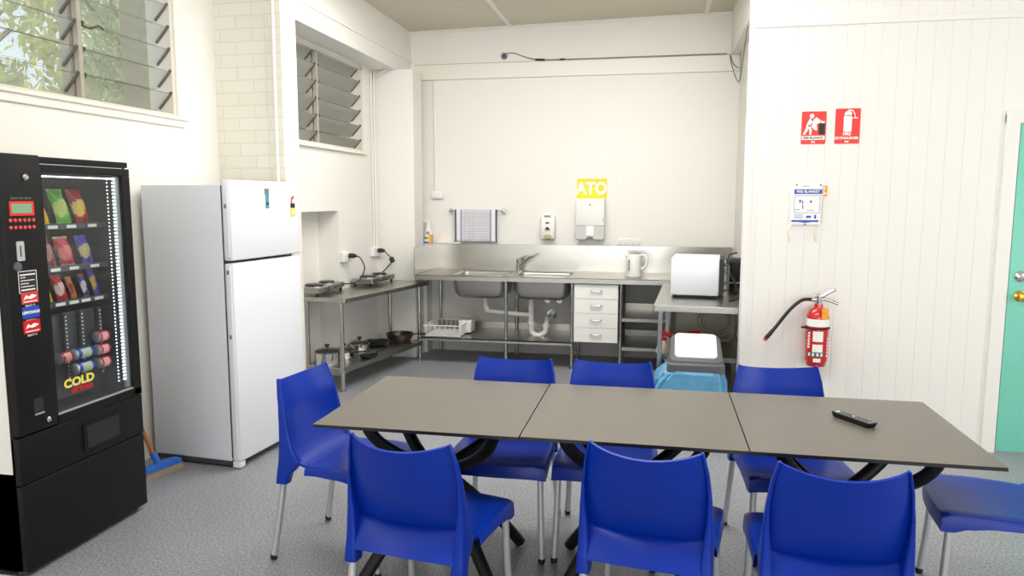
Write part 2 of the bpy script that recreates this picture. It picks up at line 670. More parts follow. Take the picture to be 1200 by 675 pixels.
pw = B(M['partition'])
boards(pw, .556, 2.135, 0, 2.70, YP, YP + .14)
boards(pw, .556, 5.05, 2.70, 3.45, YP + .006, YP + .14)
boards(pw, 2.135, 2.985, 2.06, 2.70, YP, YP + .14)
boards(pw, 2.985, 5.05, 0, 2.70, YP, YP + .14)
struct(pw.build('wall_partition'))
pt = B(M['partition'])
pt.box(.546, 5.05, YP - .012, YP + .02, 2.672, 2.712)
pt.box(.554, .592, YP - .007, YP + .01, 0, 2.672)
struct(pt.build('trim_5', bevel=.003))
dr = B(M['partition'])
dr.box(2.05, 2.128, YP - .016, YP + .01, 0, 2.11)
dr.box(2.992, 3.07, YP - .016, YP + .01, 0, 2.11)
dr.box(2.05, 3.07, YP - .015, YP + .01, 2.055, 2.13)
struct(dr.build('trim_6', bevel=.004))
d1 = struct(B(M['door']).box(2.137, 2.983, YP - .004, YP + .036, .012, 2.052, bev=.003).build('door_1', loc=(2.137, YP, 0), smooth=40), 'turquoise flush door')
lk = B(M['chrome'])
mx = Matrix.Translation((2.20, YP - .004, 1.126)) @ Matrix.Rotation(R(90), 4, 'X')
lk.lathe([(.0, .0), (.033, .0), (.033, .006), (.026, .012), (.012, .014), (.010, .02), (0, .02)], seg=24, m=mx)
lk.build('lock', d1, world=True, smooth=40)['label'] = 'chrome deadlock'
kn = B(M['brass'])
mx = Matrix.Translation((2.205, YP - .004, 1.004)) @ Matrix.Rotation(R(90), 4, 'X')
kn.lathe([(.0, .0), (.034, .0), (.034, .005), (.014, .012), (.012, .03), (.026, .042), (.030, .055), (.024, .066), (0, .07)], seg=24, m=mx)
kn.build('knob', d1, world=True, smooth=40)['label'] = 'brass door knob'

# left wall with the opening of the large louvre window
wl = B(M['wall'])
WY0, WY1, WZ0, WZ1 = 1.95, 4.345, 2.105, 3.02
wl.box(X1 - .15, X1, -9.2, WY0, 0, 3.4)
wl.box(X1 - .15, X1, WY1, 4.80, 0, 3.4)
wl.box(X1 - .15, X1, WY0, WY1, 0, WZ0)
wl.box(X1 - .15, X1, WY0, WY1, WZ1, 3.4)
struct(wl.build('wall_left'))
# brick pillar
struct(B(M['brick']).box(X1 - .02, -2.66, 4.795, 5.0, 0, 3.4).box(-2.66, -2.537, 4.787, 5.0, 0, 3.4).build('wall_pillar', bevel=.008))
# kitchen window wall: upper part, lower part set back, beam over the window
VY0, VY1, VZ0, VZ1 = 5.14, 6.765, 2.035, 2.832
w2 = B(M['wall'])
w2.box(X2 - .14, X2, 4.95, VY0, 1.78, 2.9)
w2.box(X2 - .14, X2, VY1, YB + .05, 1.78, 2.9)
w2.box(X2 - .14, X2, VY0, VY1, 1.78, VZ0)
w2.box(X2 - .14, X2, VY0, VY1, VZ1, 2.9)
w2.box(X2 - .14, X2, 4.9, YB + .05, 1.49, 1.78)
w2.box(X2 - .30, X2, 6.17, YB + .05, 0, 1.49)
w2.box(X2 - .30, X2 - .20, 4.9, 6.17, 0, 1.49)
w2.box(X2 - .30, X2 - .14, 4.9, 6.17, 1.49, 1.6)
struct(w2.build('wall_kitchen_left'))
struct(B(M['wall']).box(X2 - .14, -2.535, 4.9, YB + .02, 2.845, 3.42).build('wall_kitchen_beam', bevel=.006))
struct(B(M['trim']).box(-2.545, -2.525, 4.99, YB, 2.985, 3.0).build('trim_7', bevel=.004))
# corner column and the low nib behind it
struct(B(M['wall']).box(XL - .05, -2.375, 7.06, 7.34, -.02, 2.85).box(XL - .05, -2.34, 7.33, YB + .02, -.02, 1.13).build('wall_corner_column', bevel=.006))
# conduits on the walls
cd = B(M['trim'])
cd.tube([(-2.59, 4.775, 3.35), (-2.59, 4.775, .4)], .011, 8)
struct(cd.build('trim_8', smooth=40))
cd = B(M['trim'])
cd.tube(smooth_path([(-2.62, 7.0, 2.84), (-2.72, 7.03, 2.79), (-2.765, 7.03, 2.66), (-2.765, 7.03, 1.1)]), .012, 8)
cd.tube([(-2.768, 6.97, 1.1), (-2.768, 6.97, 2.80)], .009, 8)
struct(cd.build('trim_9', smooth=40))
cd = B(M['trim'])
cd.tube([(-2.285, YB - .012, 2.79), (-2.285, YB - .012, 1.64)], .011, 8)
struct(cd.build('trim_10', smooth=40))
# room walls behind the camera
struct(B(M['wall']).box(5.0, 5.15, -9.2, YP + .2, 0, 3.5).build('wall_right'))
struct(B(M['wall']).box(-3.2, 5.1, -9.2, -9.0, 0, 3.5).build('wall_rear'))


# ------------------------------------------------------------------ louvre windows
def louvre_window(name, X, y0, y1, z0, z1, posts, zs, glass, casing, label, thick, cr=.016):
    root = bpy.data.objects.new(name, None)
    COL.objects.link(root)
    root.location = (X, y0, z0)
    struct(root, label)
    f = B(M['frame'])
    t = .03
    f.box(X - thick, X + .004, y0, y0 + t, z0, z1)
    f.box(X - thick, X + .004, y1 - t, y1, z0, z1)
    f.box(X - thick, X + .004, y0, y1, z1 - t, z1)
    f.box(X - thick, X + .012, y0, y1, z0, z0 + .022)
    f.mats.append(M['clip2'])
    f.use(1)
    for p in posts:
        f.box(X - .115, X - .055, p - .017, p + .017, z0, z1)
        f.box(X - .04, X - .008, p - .006, p + .024, z0, z1)
    f.build('frame', root, world=True, bevel=.002)
    if casing:
        c = B(M['trim'])
        a = .075
        c.box(X - .005, X + .018, y0 - a, y1 + a, z0 - .055, z0)
        c.box(X - .005, X + .034, y0 - a - .02, y1 + a + .02, z0 - .012, z0 + .006)
        c.box(X - .005, X + .018, y1, y1 + a, z0, z1 + a)
        c.box(X - .005, X + .018, y0 - a, y0, z0, z1 + a)
        c.box(X - .005, X + .018, y0 - a, y1 + a, z1, z1 + a)
        c.build('casing', root, world=True, bevel=.004)
    else:
        c = B(M['trim'])
        c.box(X - .005, X + .03, y0 - .02, y1 + .05, z0 - .022, z0 + .004)
        c.build('sill', root, world=True, bevel=.004)
    ys = [y0 + t] + [q for p in posts for q in (p - .02, p + .028)] + [y1 - t]
    bays = [(ys[i], ys[i + 1]) for i in range(0, len(ys), 2)]
    dx, dz = .105, .106
    for z in zs:
        for a, b in bays:
            bl = B(glass, M['edge'])
            nn = Vector((-dz, 0, dx)).normalized() * .0028
            P = [Vector((X - .012, 0, z)), Vector((X - .012 - dx, 0, z - dz))]
            v = []
            for y in (a + .004, b - .004):
                v.append([bl.bm.verts.new((p.x + n.x, y, p.z + n.z)) for p, n in ((P[0], nn), (P[1], nn), (P[1], -nn), (P[0], -nn))])
            for i in range(4):
                j = (i + 1) % 4
                bl.use(1 if i in (1, 3) else 0)._f([v[0][i], v[0][j], v[1][j], v[1][i]])
            bl.use(0)._f(v[0][::-1])
            bl._f(v[1])
            bl.build('louvre_blade', root, world=True)
            k = B(M['clip'])
            for y in (a + .003, b - .003):
                k.tube([(X - .004, y, z + .010), (X - .03, y, z - .022), (X - .012 - dx * .8, y, z - dz * .86)], .0065, 6, flat=1.5)
            k.build('blade_clip', root, world=True, smooth=40)
    if casing:
        h = B(M['clip'])
        p = posts[-1]
        h.tube(smooth_path([(X - .02, p + .03, 2.52), (X + .015, p + .06, 2.505), (X + .03, p + .10, 2.525), (X + .03, p + .14, 2.515)]), .006, 6)
        h.build('lever', root, world=True, smooth=40)
    return root


louvre_window('window_1', X1, WY0, WY1, WZ0, WZ1, (2.75, 3.56), [2.255 + .136 * k for k in range(6)], M['louvre'], True, 'large white framed louvre window with clear glass blades', .16)
louvre_window('window_2', X2, VY0, VY1, VZ0, VZ1, (5.83,), [2.145 + .1365 * k for k in range(6)], M['louvre2'], False, 'small louvre window with obscure grey glass blades above kitchen', .15)

# ------------------------------------------------------------------ outside the windows
def tree(loc, h, r, n, leafm, label, sz=.085, seed=1):
    rnd = random.Random(seed)
    t = thing('tree', label, 'tree', loc, 0, 'trees outside the large louvre window')
    b = B(M['bark'])
    b.tube(smooth_path([(0, 0, -1.5), (.05, .02, h * .35), (-.05, .08, h * .6), (.1, 0, h * .85)]), [.14 - .004 * i for i in range(19)], 8)
    for k in range(9):
        a = rnd.uniform(0, 2 * PI)
        z = h * rnd.uniform(.35, .7)
        b.tube(smooth_path([(0, 0, z), (.4 * r * math.cos(a), .4 * r * math.sin(a), z + .3), (.85 * r * math.cos(a), .85 * r * math.sin(a), z + .9)]), .03, 6)
    b.build('trunk', t, smooth=60)
    c = B(leafm)
    cl = [(Vector((rnd.gauss(0, .5), rnd.gauss(0, .5), rnd.uniform(-.8, .8))) * r) for _ in range(38)]
    for k in range(n):
        q = rnd.choice(cl) + Vector((rnd.gauss(0, .17), rnd.gauss(0, .17), rnd.gauss(0, .13))) * r
        q = Vector((max(-1, min(1, q.x / r / 1.1)) * r * 1.1, max(-1, min(1, q.y / r / 1.1)) * r * 1.1, q.z)) * rnd.uniform(.9, 1)
        q.z += h * .72
        e = Euler((rnd.uniform(0, 6), rnd.uniform(0, 6), rnd.uniform(0, 6))).to_matrix()
        s = sz * rnd.uniform(.6, 1.3)
        vs = [c.bm.verts.new(q + e @ Vector(p)) for p in ((-s, 0, 0), (0, -s * .4, s * .1), (s, 0, 0), (0, s * .4, s * .1))]
        c._f(vs)
    c.build('foliage', t)
    return t


tree((-8.2, 7.0, 0), 5.2, 1.5, 7000, M['leaf'], 'sunlit yellow-green tree seen through left part of large louvre window', seed=3)
tree((-8.0, 10.6, 0), 5.6, 1.6, 9000, M['leaf2'], 'grey-green tree seen through right bay of large louvre window', seed=5)
tree((-13.5, 10.2, 0), 6.2, 1.6, 5500, M['leaf2'], 'pale tree standing furthest back between two nearer trees outside louvre window', seed=8)
tree((-12.0, 16.0, 0), 6.2, 1.8, 5000, M['leaf'], 'yellowish tree furthest right outside the large louvre window', seed=11)
tag(B(M['post']).box(-4.27, -4.13, 5.73, 6.22, -.1, 3.9).box(-4.30, -4.10, 5.70, 6.25, 3.6, 3.75).build('veranda_post', loc=(-4.2, 5.8, 0), bevel=.006), 'beige flat post standing outside right bay of large louvre window', 'post')
nb = B(M['outside'], M['timber'])
nb.box(-5.2, -5.0, 6.6, 14.0, -.1, 4.4)
nb.box(-5.0, -3.6, 6.6, 14.0, 4.3, 4.45)
tag(nb.build('neighbouring_building', loc=(-5.1, 10, 0)), 'dim olive brown building wall outside small kitchen louvre window', 'building')
tag(B(M['timber']).box(-3.05, -2.95, 6.80, 7.02, 1.9, 2.95).build('timber_jamb', loc=(-3.0, 6.9, 1.9), bevel=.004), 'ochre timber strip just outside small louvre window', 'timber strip')

# ------------------------------------------------------------------ tables
def table_base(root):
    # four curved legs, each sweeping from under one top corner through the middle to the opposite foot
    for sx, sy in ((-1, -1), (1, -1), (-1, 1), (1, 1)):
        ox, oy = -sy * .022, sx * .022
        b = B(M['blackm'])
        p = bez((sx * .27, sy * .20, .712), (sx * .265, sy * .20, .585), (sx * .13 + ox, sy * .065 + oy, .50), (ox, oy, .43), 12)
        p += bez((ox, oy, .43), (-sx * .07 + ox, -sy * .06 + oy, .345), (-sx * .185, -sy * .17, .2), (-sx * .288, -sy * .264, .012), 10)[1:]
        b.tube(p, .023, 10, flat=1.15)
        b.build('leg', root, smooth=50)
    u = B(M['blackm'])
    u.tube([(0, 0, .375), (0, 0, .465)], .052, 16)
    u.build('hub', root, smooth=40)
    u = B(M['blackm'])
    u.box(-.34, .34, -.23, -.19, .708, .722)
    u.box(-.34, .34, .19, .23, .708, .722)
    u.box(-.04, .04, -.2, .2, .708, .722)
    u.build('top_bracket', root, bevel=.002)


for x0, x1, y0, lab in ((-1.279, -.4785, 2.557, 'square taupe laminate table at left end of the row, beside fridge side'),
                        (-.474, .327, 2.565, 'square taupe laminate table in middle of the row'),
                        (.3315, 1.128, 2.566, 'square taupe laminate table at right end with remote control on it')):
    xc, yc = (x0 + x1) / 2, y0 + .4
    t = thing('dining_table', lab, 'table', (xc, yc, 0), 0, 'square tables pushed together in a row')
    h = (x1 - x0) / 2
    tt = B(M['tabletop'], M['tabledge'])
    tt.box(-h, h, -.4, .4, .7345, .7350)
    tt.use(1).box(-h, h, -.4, .4, .722, .7345)
    tt.build('tabletop', t, bevel=.0012)
    table_base(t)

# ------------------------------------------------------------------ chairs
def interp(x, tab):
    for (a, va), (b, vb) in zip(tab, tab[1:]):
        if (a <= x <= b) or (b <= x <= a):
            k = (x - a) / (b - a)
            k = k * k * (3 - 2 * k) * .5 + k * .5
            return va + (vb - va) * k
    return tab[-1][1] if abs(x - tab[-1][0]) < abs(x - tab[0][0]) else tab[0][1]


# edge profile of the backrest (y, z), from the seat's rear up to the top corner
BP = [(-.085, .449), (-.112, .455), (-.136, .470), (-.153, .495), (-.164, .53), (-.176, .58), (-.188, .64), (-.202, .70), (-.216, .755), (-.232, .811)]
WZ = [(.34, .222), (.45, .218), (.55, .216), (.65, .210), (.73, .201), (.79, .189), (.825, .178)]


def prof(t):
    t *= len(BP) - 1
    i = min(int(t), len(BP) - 2)
    k = t - i
    return BP[i][0] + (BP[i + 1][0] - BP[i][0]) * k, BP[i][1] + (BP[i + 1][1] - BP[i][1]) * k


def back_y(z):
    for (y0, z0), (y1, z1) in zip(BP, BP[1:]):
        if z0 <= z <= z1:
            return y0 + (y1 - y0) * (z - z0) / (z1 - z0)
    return BP[-1][0]


def back_bow(z):
    return .058 * max(0, min(1, (z - .452) / .2)) ** .8


def side_w(y, z):
    if z > .5 or y < -.10:
        return interp(z, WZ)
    k = max(0, min(1, (y + .10) / .32))
    return .218 + .006 * math.sin(k * PI * .5)


def make_chair(label):
    root = thing('dining_chair', label, 'chair', (0, 0, 0), 0, 'blue chairs round the joined tables')
    # --- backrest: panel, side flanges running down to the rear leg sockets, rear apron
    b = B(M['blue'])

    def pan(i, j):
        u = i * 2 - 1
        y, z = prof(j)
        z -= .024 * (1 - u * u) * max(0, (z - .6) / .22) if z > .6 else 0
        y -= back_bow(z) * (1 - u * u)
        wv = side_w(y, z) - .006
        return Vector((u * wv, y, z))

    def pan_b(i, j):
        u = i * 2 - 1
        p = pan(i, j)
        y0, z0 = prof(max(0, j - .02))
        y1, z1 = prof(min(1, j + .02))
        d = Vector((0, y1 - y0, z1 - z0)).normalized()
        nrm = Vector((0, -d.z, d.y))
        return p + nrm * (.011 * (1 if j < .97 else .9))
    nu, nv = 24, 30
    fr = [[b.bm.verts.new(pan(i / nu, j / nv)) for j in range(nv + 1)] for i in range(nu + 1)]
    bk = [[b.bm.verts.new(pan_b(i / nu, j / nv)) for j in range(nv + 1)] for i in range(nu + 1)]
    for i in range(nu):
        for j in range(nv):
            b._f([fr[i][j], fr[i + 1][j], fr[i + 1][j + 1], fr[i][j + 1]])
            b._f([bk[i][j], bk[i][j + 1], bk[i + 1][j + 1], bk[i + 1][j]])
        b._f([fr[i][nv], fr[i + 1][nv], bk[i + 1][nv], bk[i][nv]])
        b._f([fr[i][0], bk[i][0], bk[i + 1][0], fr[i + 1][0]])
    for j in range(nv):
        b._f([fr[0][j], fr[0][j + 1], bk[0][j + 1], bk[0][j]])
        b._f([fr[nu][j], bk[nu][j], bk[nu][j + 1], fr[nu][j + 1]])
    # flanges
    zs = [.355, .37, .40, .43, .46, .50, .54, .58, .62, .66, .70, .74, .775, .802, .8125]
    for s in (-1, 1):
        rs = []
        for z in zs:
            yf = interp(z, [(.355, -.188), (.40, -.172), (.43, -.140), (.46, -.120), (.50, -.150), (.54, -.163), (.62, -.181), (.70, -.199), (.78, -.220), (.822, -.231)])
            yr = interp(z, [(.355, -.243), (.40, -.238), (.46, -.229), (.54, -.224), (.62, -.224), (.70, -.229), (.78, -.242), (.822, -.249)])
            xo = interp(z, WZ)
            th = interp(z, [(.355, .046), (.46, .036), (.54, .026), (.60, .016), (.66, .011), (.74, .009), (.822, .008)])
            c = min(.010, th * .42, (yf - yr) * .4)
            ring = []
            for px, py, a in ((xo - c, yf - c, 0), (xo - th + c, yf - c, 90), (xo - th + c, yr + c, 180), (xo - c, yr + c, 270)):
                for k in range(4):
                    tt = R(a + 30 * k)
                    ring.append(Vector((s * (px + c * math.cos(tt)), py + c * math.sin(tt), z)))
            rs.append(ring)
        b.rings(rs)

    # rear apron flaring back below the panel
    def apron(i, j):
        u = i * 2 - 1
        zt, zb = .512 - .02 * (1 - u * u), .402 + .010 * (1 - u * u)
        z = zt + (zb - zt) * j
        yt = back_y(.50) - .014 - back_bow(.50) * (1 - u * u)
        yb = -.236 - .022 * (1 - u * u)
        y = yt + (yb - yt) * (j ** .75)
        return Vector((u * .200, y, z))

    def apron_i(i, j):
        return apron(i, j) + Vector((0, .009, 0))
    A = [[b.bm.verts.new(apron(i / 16, j / 8)) for j in range(9)] for i in range(17)]
    Q = [[b.bm.verts.new(apron_i(i / 16, j / 8)) for j in range(9)] for i in range(17)]
    for i in range(16):
        for j in range(8):
            b._f([A[i][j], A[i][j + 1], A[i + 1][j + 1], A[i + 1][j]])
            b._f([Q[i][j], Q[i + 1][j], Q[i + 1][j + 1], Q[i][j + 1]])
        b._f([A[i][8], Q[i][8], Q[i + 1][8], A[i + 1][8]])
        b._f([A[i][0], A[i + 1][0], Q[i + 1][0], Q[i][0]])
    b.build('backrest', root, smooth=48)

    # --- seat: dished panel with a rounded front and aprons
    s_ = B(M['blue'])

    def seat_pt(i, j):
        u = i * 2 - 1
        yfr = .252 + .022 * (1 - u * u)
        y = -.088 + (yfr + .088) * j
        z = .449 + .006 * math.sin(PI * min(1, j * 1.05)) - .010 * (1 - u * u) * math.sin(PI * j) - .008 * max(0, (j - .86) / .14) ** 2
        au = abs(u)
        z -= .006 * max(0, (au - .9) / .1) ** 2
        return Vector((u * side_w(y, .45), y, z))
    nu, nv = 22, 24
    top = [[s_.bm.verts.new(seat_pt(i / nu, j / nv)) for j in range(nv + 1)] for i in range(nu + 1)]
    bot = [[s_.bm.verts.new(seat_pt(i / nu, j / nv) * 1 + Vector((-(i / nu * 2 - 1) * .006, -.006 * (j / nv), -.010))) for j in range(nv + 1)] for i in range(nu + 1)]
    for i in range(nu):
        for j in range(nv):
            s_._f([top[i][j], top[i + 1][j], top[i + 1][j + 1], top[i][j + 1]])
            s_._f([bot[i][j], bot[i][j + 1], bot[i + 1][j + 1], bot[i + 1][j]])
        s_._f([top[i][0], bot[i][0], bot[i + 1][0], top[i + 1][0]])

    def ap_bottom(y):      # lower edge of the side apron, arched between the legs
        return interp(y, [(-.175, .398), (-.12, .408), (-.03, .414), (.08, .410), (.165, .396), (.215, .378), (.30, .376)])
    # outline of the seat: rear-left -> front -> rear-right, aprons hang from it
    line = [top[0][j].co.copy() for j in range(0, nv + 1)] + [top[i][nv].co.copy() for i in range(1, nu)] + [top[nu][j].co.copy() for j in range(nv, -1, -1)]
    fl, ml, bl, il = [], [], [], []
    for k, p in enumerate(line):
        if nv < k < nv + nu:
            u = abs((k - nv) / nu * 2 - 1)
            zb = .376 + .012 * (1 - u ** 4)
        else:
            zb = ap_bottom(p.y)
        c = Vector((0, .02, 0))
        d = (Vector((p.x, p.y, 0)) - c).normalized()
        fl.append(s_.bm.verts.new(p))
        ml.append(s_.bm.verts.new(Vector((p.x, p.y, p.z - .008)) + d * .004))
        bl.append(s_.bm.verts.new(Vector((p.x, p.y, zb)) + d * .008))
        il.append(s_.bm.verts.new(Vector((p.x, p.y, zb)) - d * .006))
    for k in range(len(line) - 1):
        s_._f([fl[k], fl[k + 1], ml[k + 1], ml[k]])
        s_._f([ml[k], ml[k + 1], bl[k + 1], bl[k]])
        s_._f([bl[k], bl[k + 1], il[k + 1], il[k]])
    inn = [s_.bm.verts.new(Vector((v.co.x, v.co.y, .44))) for v in il]
    for k in range(len(line) - 1):
        s_._f([il[k], il[k + 1], inn[k + 1], inn[k]])
    s_.build('seat', root, smooth=50, weld=True)
    # --- legs
    for sx in (-1, 1):
        for fy in (1, -1):
            if fy > 0:
                pts = [(sx * .200, .226, .44), (sx * .202, .228, .37), (sx * .207, .236, .2), (sx * .214, .252, .012)]
            else:
                pts = [(sx * .197, -.212, .42), (sx * .198, -.215, .36), (sx * .206, -.236, .2), (sx * .216, -.268, .012)]
            l = B(M['alu'])
            l.tube(smooth_path(pts, 4), .0142, 12)
            lo = l.build('leg', root, smooth=50)
            f = B(M['foot'])
            p = Vector(pts[-1])
            f.tube([p + Vector((0, 0, .012)), p + Vector((0, 0, -.002)), (p.x, p.y, 0)], [.0150, .0156, .013], 12)
            f.build('foot_cap', lo, smooth=50)
    return root


def copy_tree(o, parent=None):
    c = o.copy()
    COL.objects.link(c)
    if parent:
        c.parent = parent
    for ch in [k for k in bpy.data.objects if k.parent == o]:
        copy_tree(ch, c)
    return c


chairs = [   # x, y, heading of the chair's forward axis in degrees, label
    (-1.345, 3.045, -98, 'blue plastic chair at left end of tables, in front of fridge'),
    (-.680, 3.312, 180, 'blue chair on kitchen side behind left and middle table joint, left one'),
    (-.200, 3.335, 180, 'blue chair on kitchen side behind middle table, left of blue bin liner'),
    (.600, 3.385, 186, 'blue chair on kitchen side behind right table, below fire extinguisher'),
    (-.78, 2.470, -8, 'blue chair in near row with back to camera, left one'),
    (.010, 2.548, -8, 'blue chair in near row with back to camera, middle one'),
    (.560, 2.490, -1.5, 'blue chair in near row with back to camera, right one'),
    (1.348, 3.045, 79.6, 'blue chair at right end of tables, reflecting green door, back out of frame'),
]
proto = None
for i, (x, y, a, lab) in enumerate(chairs):
    if proto is None:
        o = proto = make_chair(lab)
    else:
        o = copy_tree(proto)
        o['label'] = lab
    o.location = (x, y, 0)
    o.rotation_euler = (0, 0, R(a))

# remote control on the right table
rc = thing('remote_control', 'black television remote control lying on right table', 'remote control', (.765, 3.00, .7355), R(-57))
b = B(M['blackm'])
b.prism([(-.095, .020), (-.083, .0), (.083, .0), (.095, .020)], -.021, .021, 'xz')
b.build('body', rc, bevel=.003)
b = B(M['grey'])
b.box(-.088, .088, -.0165, .0165, .020, .0212)
b.build('face_plate', rc)
cols = [M['dgrey'], M['inkblue'], M['yellow'], M['red'], M['white']]
for i in range(9):
    for j in range(3):
        b = B(M['white'] if (i, j) in ((0, 0), (0, 1)) else cols[(j + 1) % 4] if i == 4 else M['dgrey'])
        x, y = -.074 + i * .018, -.010 + j * .010
        b.box(x - .005, x + .005, y - .003, y + .003, .021, .0235)
        b.build('button', rc, bevel=.001)

# ------------------------------------------------------------------ fridge
fr = thing('refrigerator', 'tall white two-door refrigerator standing between vending machine and steel table', 'refrigerator', (-2.384, 3.839, 0), R(85))
W_, D_, HH = .705, .62, 1.70
b = B(M['fridge_body'])
b.box(.006, W_ - .006, .07, D_, .04, 1.672, bev=.008)
b.build('body', fr, smooth=40)
b = B(M['gap'])
b.box(.012, W_ - .012, .058, .075, .06, 1.668)
b.box(.01, W_ - .01, .075, D_ - .02, .012, .045)
b.build('door_seal', fr)
for nm, z0, z1 in (('fridge_door', .045, 1.222), ('freezer_door', 1.238, HH)):
    b = B(M['fridge'])
    b.box(0, W_, 0, .058, z0, z1, bev=.010)
    d = b.build(nm, fr, smooth=40)
    h = B(M['fridge'])
    h.box(-.007, .008, .012, .046, z0 + .02, z1 - .01, bev=.004)
    h.build('handle_strip', d, smooth=40)
    h = B(M['grey'])
    for zz in ((z0 + .75, z1 - .05) if z0 < 1 else (z1 - .15,)):
        h.box(-.0095, -.006, .022, .036, zz - .012, zz + .012)
    h.build('edge_clip', d)
dl = [o for o in bpy.data.objects if o.name.startswith('freezer_door')][0]
b = B(M['grey'])
b.box(.33, .375, -.002, .001, 1.617, 1.655)
b.build('round_magnet', dl, bevel=.001)
b = B(mat('teal_magnet', (70, 150, 170), .5), M['ink'])
b.box(.338, .371, -.0025, .001, 1.535, 1.617)
b.use(1).box(.345, .364, -.003, .001, 1.555, 1.572)
b.build('teal_magnet', dl)
b = B(M['yellow'], M['ink'], M['paper'])
b.box(.605, .655, -.002, .001, 1.478, 1.535)
b.use(1).box(.605, .655, -.002, .001, 1.535, 1.565)
b.use(2).box(.618, .642, -.0025, .001, 1.495, 1.52)
b.build('energy_label', dl)
b = B(M['red'])
b.prism([(.610, 1.567), (.628, 1.567), (.624, 1.585), (.648, 1.60), (.640, 1.615), (.615, 1.60)], -.002, .001)
b.build('red_sticker', dl)
for x in (.06, W_ - .06):
    for y in (.10, D_ - .06):
        b = B(M['dgrey'])
        b.lathe([(.018, 0), (.018, .02), (.012, .02), (.012, .045)], (x, y, 0), 14)
        b.build('foot', fr, smooth=40)
b = B(M['white'])
b.box(.0, .05, .005, .06, .005, .045, bev=.006)
b.build('hinge', fr, smooth=40)

# ------------------------------------------------------------------ vending machine
VL, VW, VD, VH = (-2.56, 2.50, 0), .748, .47, 1.765
vm = thing('vending_machine', 'black glass-front snack and drink vending machine against left wall', 'vending machine', VL, R(90))
b = B(M['black'], M['fridge'])
b.box(0, .02, .02, VD, .028, VH - .004)
b.box(VW - .02, VW, .02, VD, .06, VH - .004)
b.box(0, VW, VD - .02, VD, .06, VH - .004)
b.box(0, VW, .02, VD, VH - .045, VH - .004)
b.box(0, VW, .02, VD, .028, .60)
b.build('cabinet', vm, bevel=.003)
b = B(M['white'])
b.box(-.004, .0, .034, VD - .01, .455, VH - .02)
b.build('side_panel', vm)['label'] = 'white side panel'
b = B(M['vinside'])
b.box(.205, VW - .021, VD - .03, VD - .021, .605, VH - .05)
b.box(.195, .21, .03, VD - .03, .605, VH - .05)
b.box(VW - .03, VW - .021, .05, VD - .03, .605, VH - .05)
b.box(.205, VW - .021, .03, VD - .03, .60, .607)
b.build('interior_lining', vm)
# control column
b = B(M['black'])
b.box(.0, .202, -.012, .03, .615, VH + .006, bev=.006)
cp = b.build('control_panel', vm, smooth=40)
b = B(M['red'], M['lcd'])
b.box(.034, .153, -.0145, -.011, 1.522, 1.580)
b.use(1).box(.042, .140, -.016, -.011, 1.532, 1.570)
b.build('display', cp)
lettering('SELECT ITEM ABOVE', .011, (.093, -.0125, 1.592), FACE, M['grey'], cp)
for j in range(2):
    for i in range(6):
        b = B(M['key'])
        b.lathe([(.0075, 0), (.0075, .004), (.005, .006), (0, .006)], seg=12, m=Matrix.Translation((.034 + i * .0225, -.012, 1.503 - j * .029)) @ Matrix.Rotation(R(90), 4, 'X'))
        b.build('key_button', cp, smooth=40)
b = B(M['alu'], M['ink'])
b.prism(rrect(.053, .090, 1.338, 1.418, .006), -.015, -.011)
b.use(1).box(.068, .074, -.0155, -.011, 1.355, 1.40)
b.build('coin_slot', cp)
b = B(M['dgrey'])
b.lathe([(.02, 0), (.018, .006), (.008, .008), (0, .008)], seg=18, m=Matrix.Translation((.052, -.012, 1.315)) @ Matrix.Rotation(R(90), 4, 'X'))
b.build('reject_button', cp, smooth=40)
b = B(M['chrome'])
b.lathe([(.014, 0), (.014, .004), (.008, .010), (0, .010)], seg=18, m=Matrix.Translation((.122, -.012, 1.678)) @ Matrix.Rotation(R(90), 4, 'X'))
b.build('lock', cp, smooth=40)
b = B(M['chrome'])
b.lathe([(.012, 0), (.012, .004), (.008, .008), (0, .008)], seg=18, m=Matrix.Translation((.150, -.012, .650)) @ Matrix.Rotation(R(90), 4, 'X'))
b.build('lock', cp, smooth=40)
b = B(M['ink'], M['white'])
b.box(.050, .142, -.0135, -.011, 1.204, 1.297)
b.use(1)
for z0, z1 in ((1.293, 1.296), (1.205, 1.208)):
    b.box(.051, .141, -.0138, -.011, z0, z1)
b.box(.050, .053, -.0138, -.011, 1.205, 1.296)
b.box(.139, .142, -.0138, -.011, 1.205, 1.296)
for k, (x0, x1) in enumerate(((.058, .134), (.06, .085), (.06, .13), (.06, .10), (.06, .128), (.06, .13))):
    z = 1.281 - k * .0125
    b.box(x0, x1, -.0138, -.011, z - (.004 if k in (0, 5) else .0015), z + .002)
b.build('instruction_sticker', cp)
for z0, z1, colr, word in ((1.160, 1.208, (206, 60, 62), ''), (1.098, 1.147, (36, 70, 170), 'LEMONADE'), (1.036, 1.090, (200, 24, 34), '')):
    b = B(mat('drink_sticker', colr, .35), M['paper'])
    b.box(.058, .142, -.0140, -.011, z0, z1)
    b.use(1)
    if not word:
        zc = (z0 + z1) / 2
        b.prism([(.066, zc - .008), (.08, zc + .012), (.095, zc + .004), (.11, zc + .013), (.135, zc + .006), (.12, zc - .002), (.10, zc - .006), (.085, zc - .002)], -.0146, -.0138)
        b.box(.066, .134, -.0146, -.0138, z0 + .006, z0 + .010)
    s = b.build('drink_sticker', cp)
    if word:
        lettering(word, .0165, (.100, -.0144, (z0 + z1) / 2), FACE, M['paper'], s, bold=.0004)
    lettering('SELECT 11', .011, (.100, -.0128, z0 - .009), FACE, M['paper'], s)
b = B(M['ink'], M['alu'])
b.box(.082, .130, -.0125, -.004, .688, .757)
b.use(1).box(.082, .130, -.016, -.011, .686, .692)
b.build('coin_return', cp)
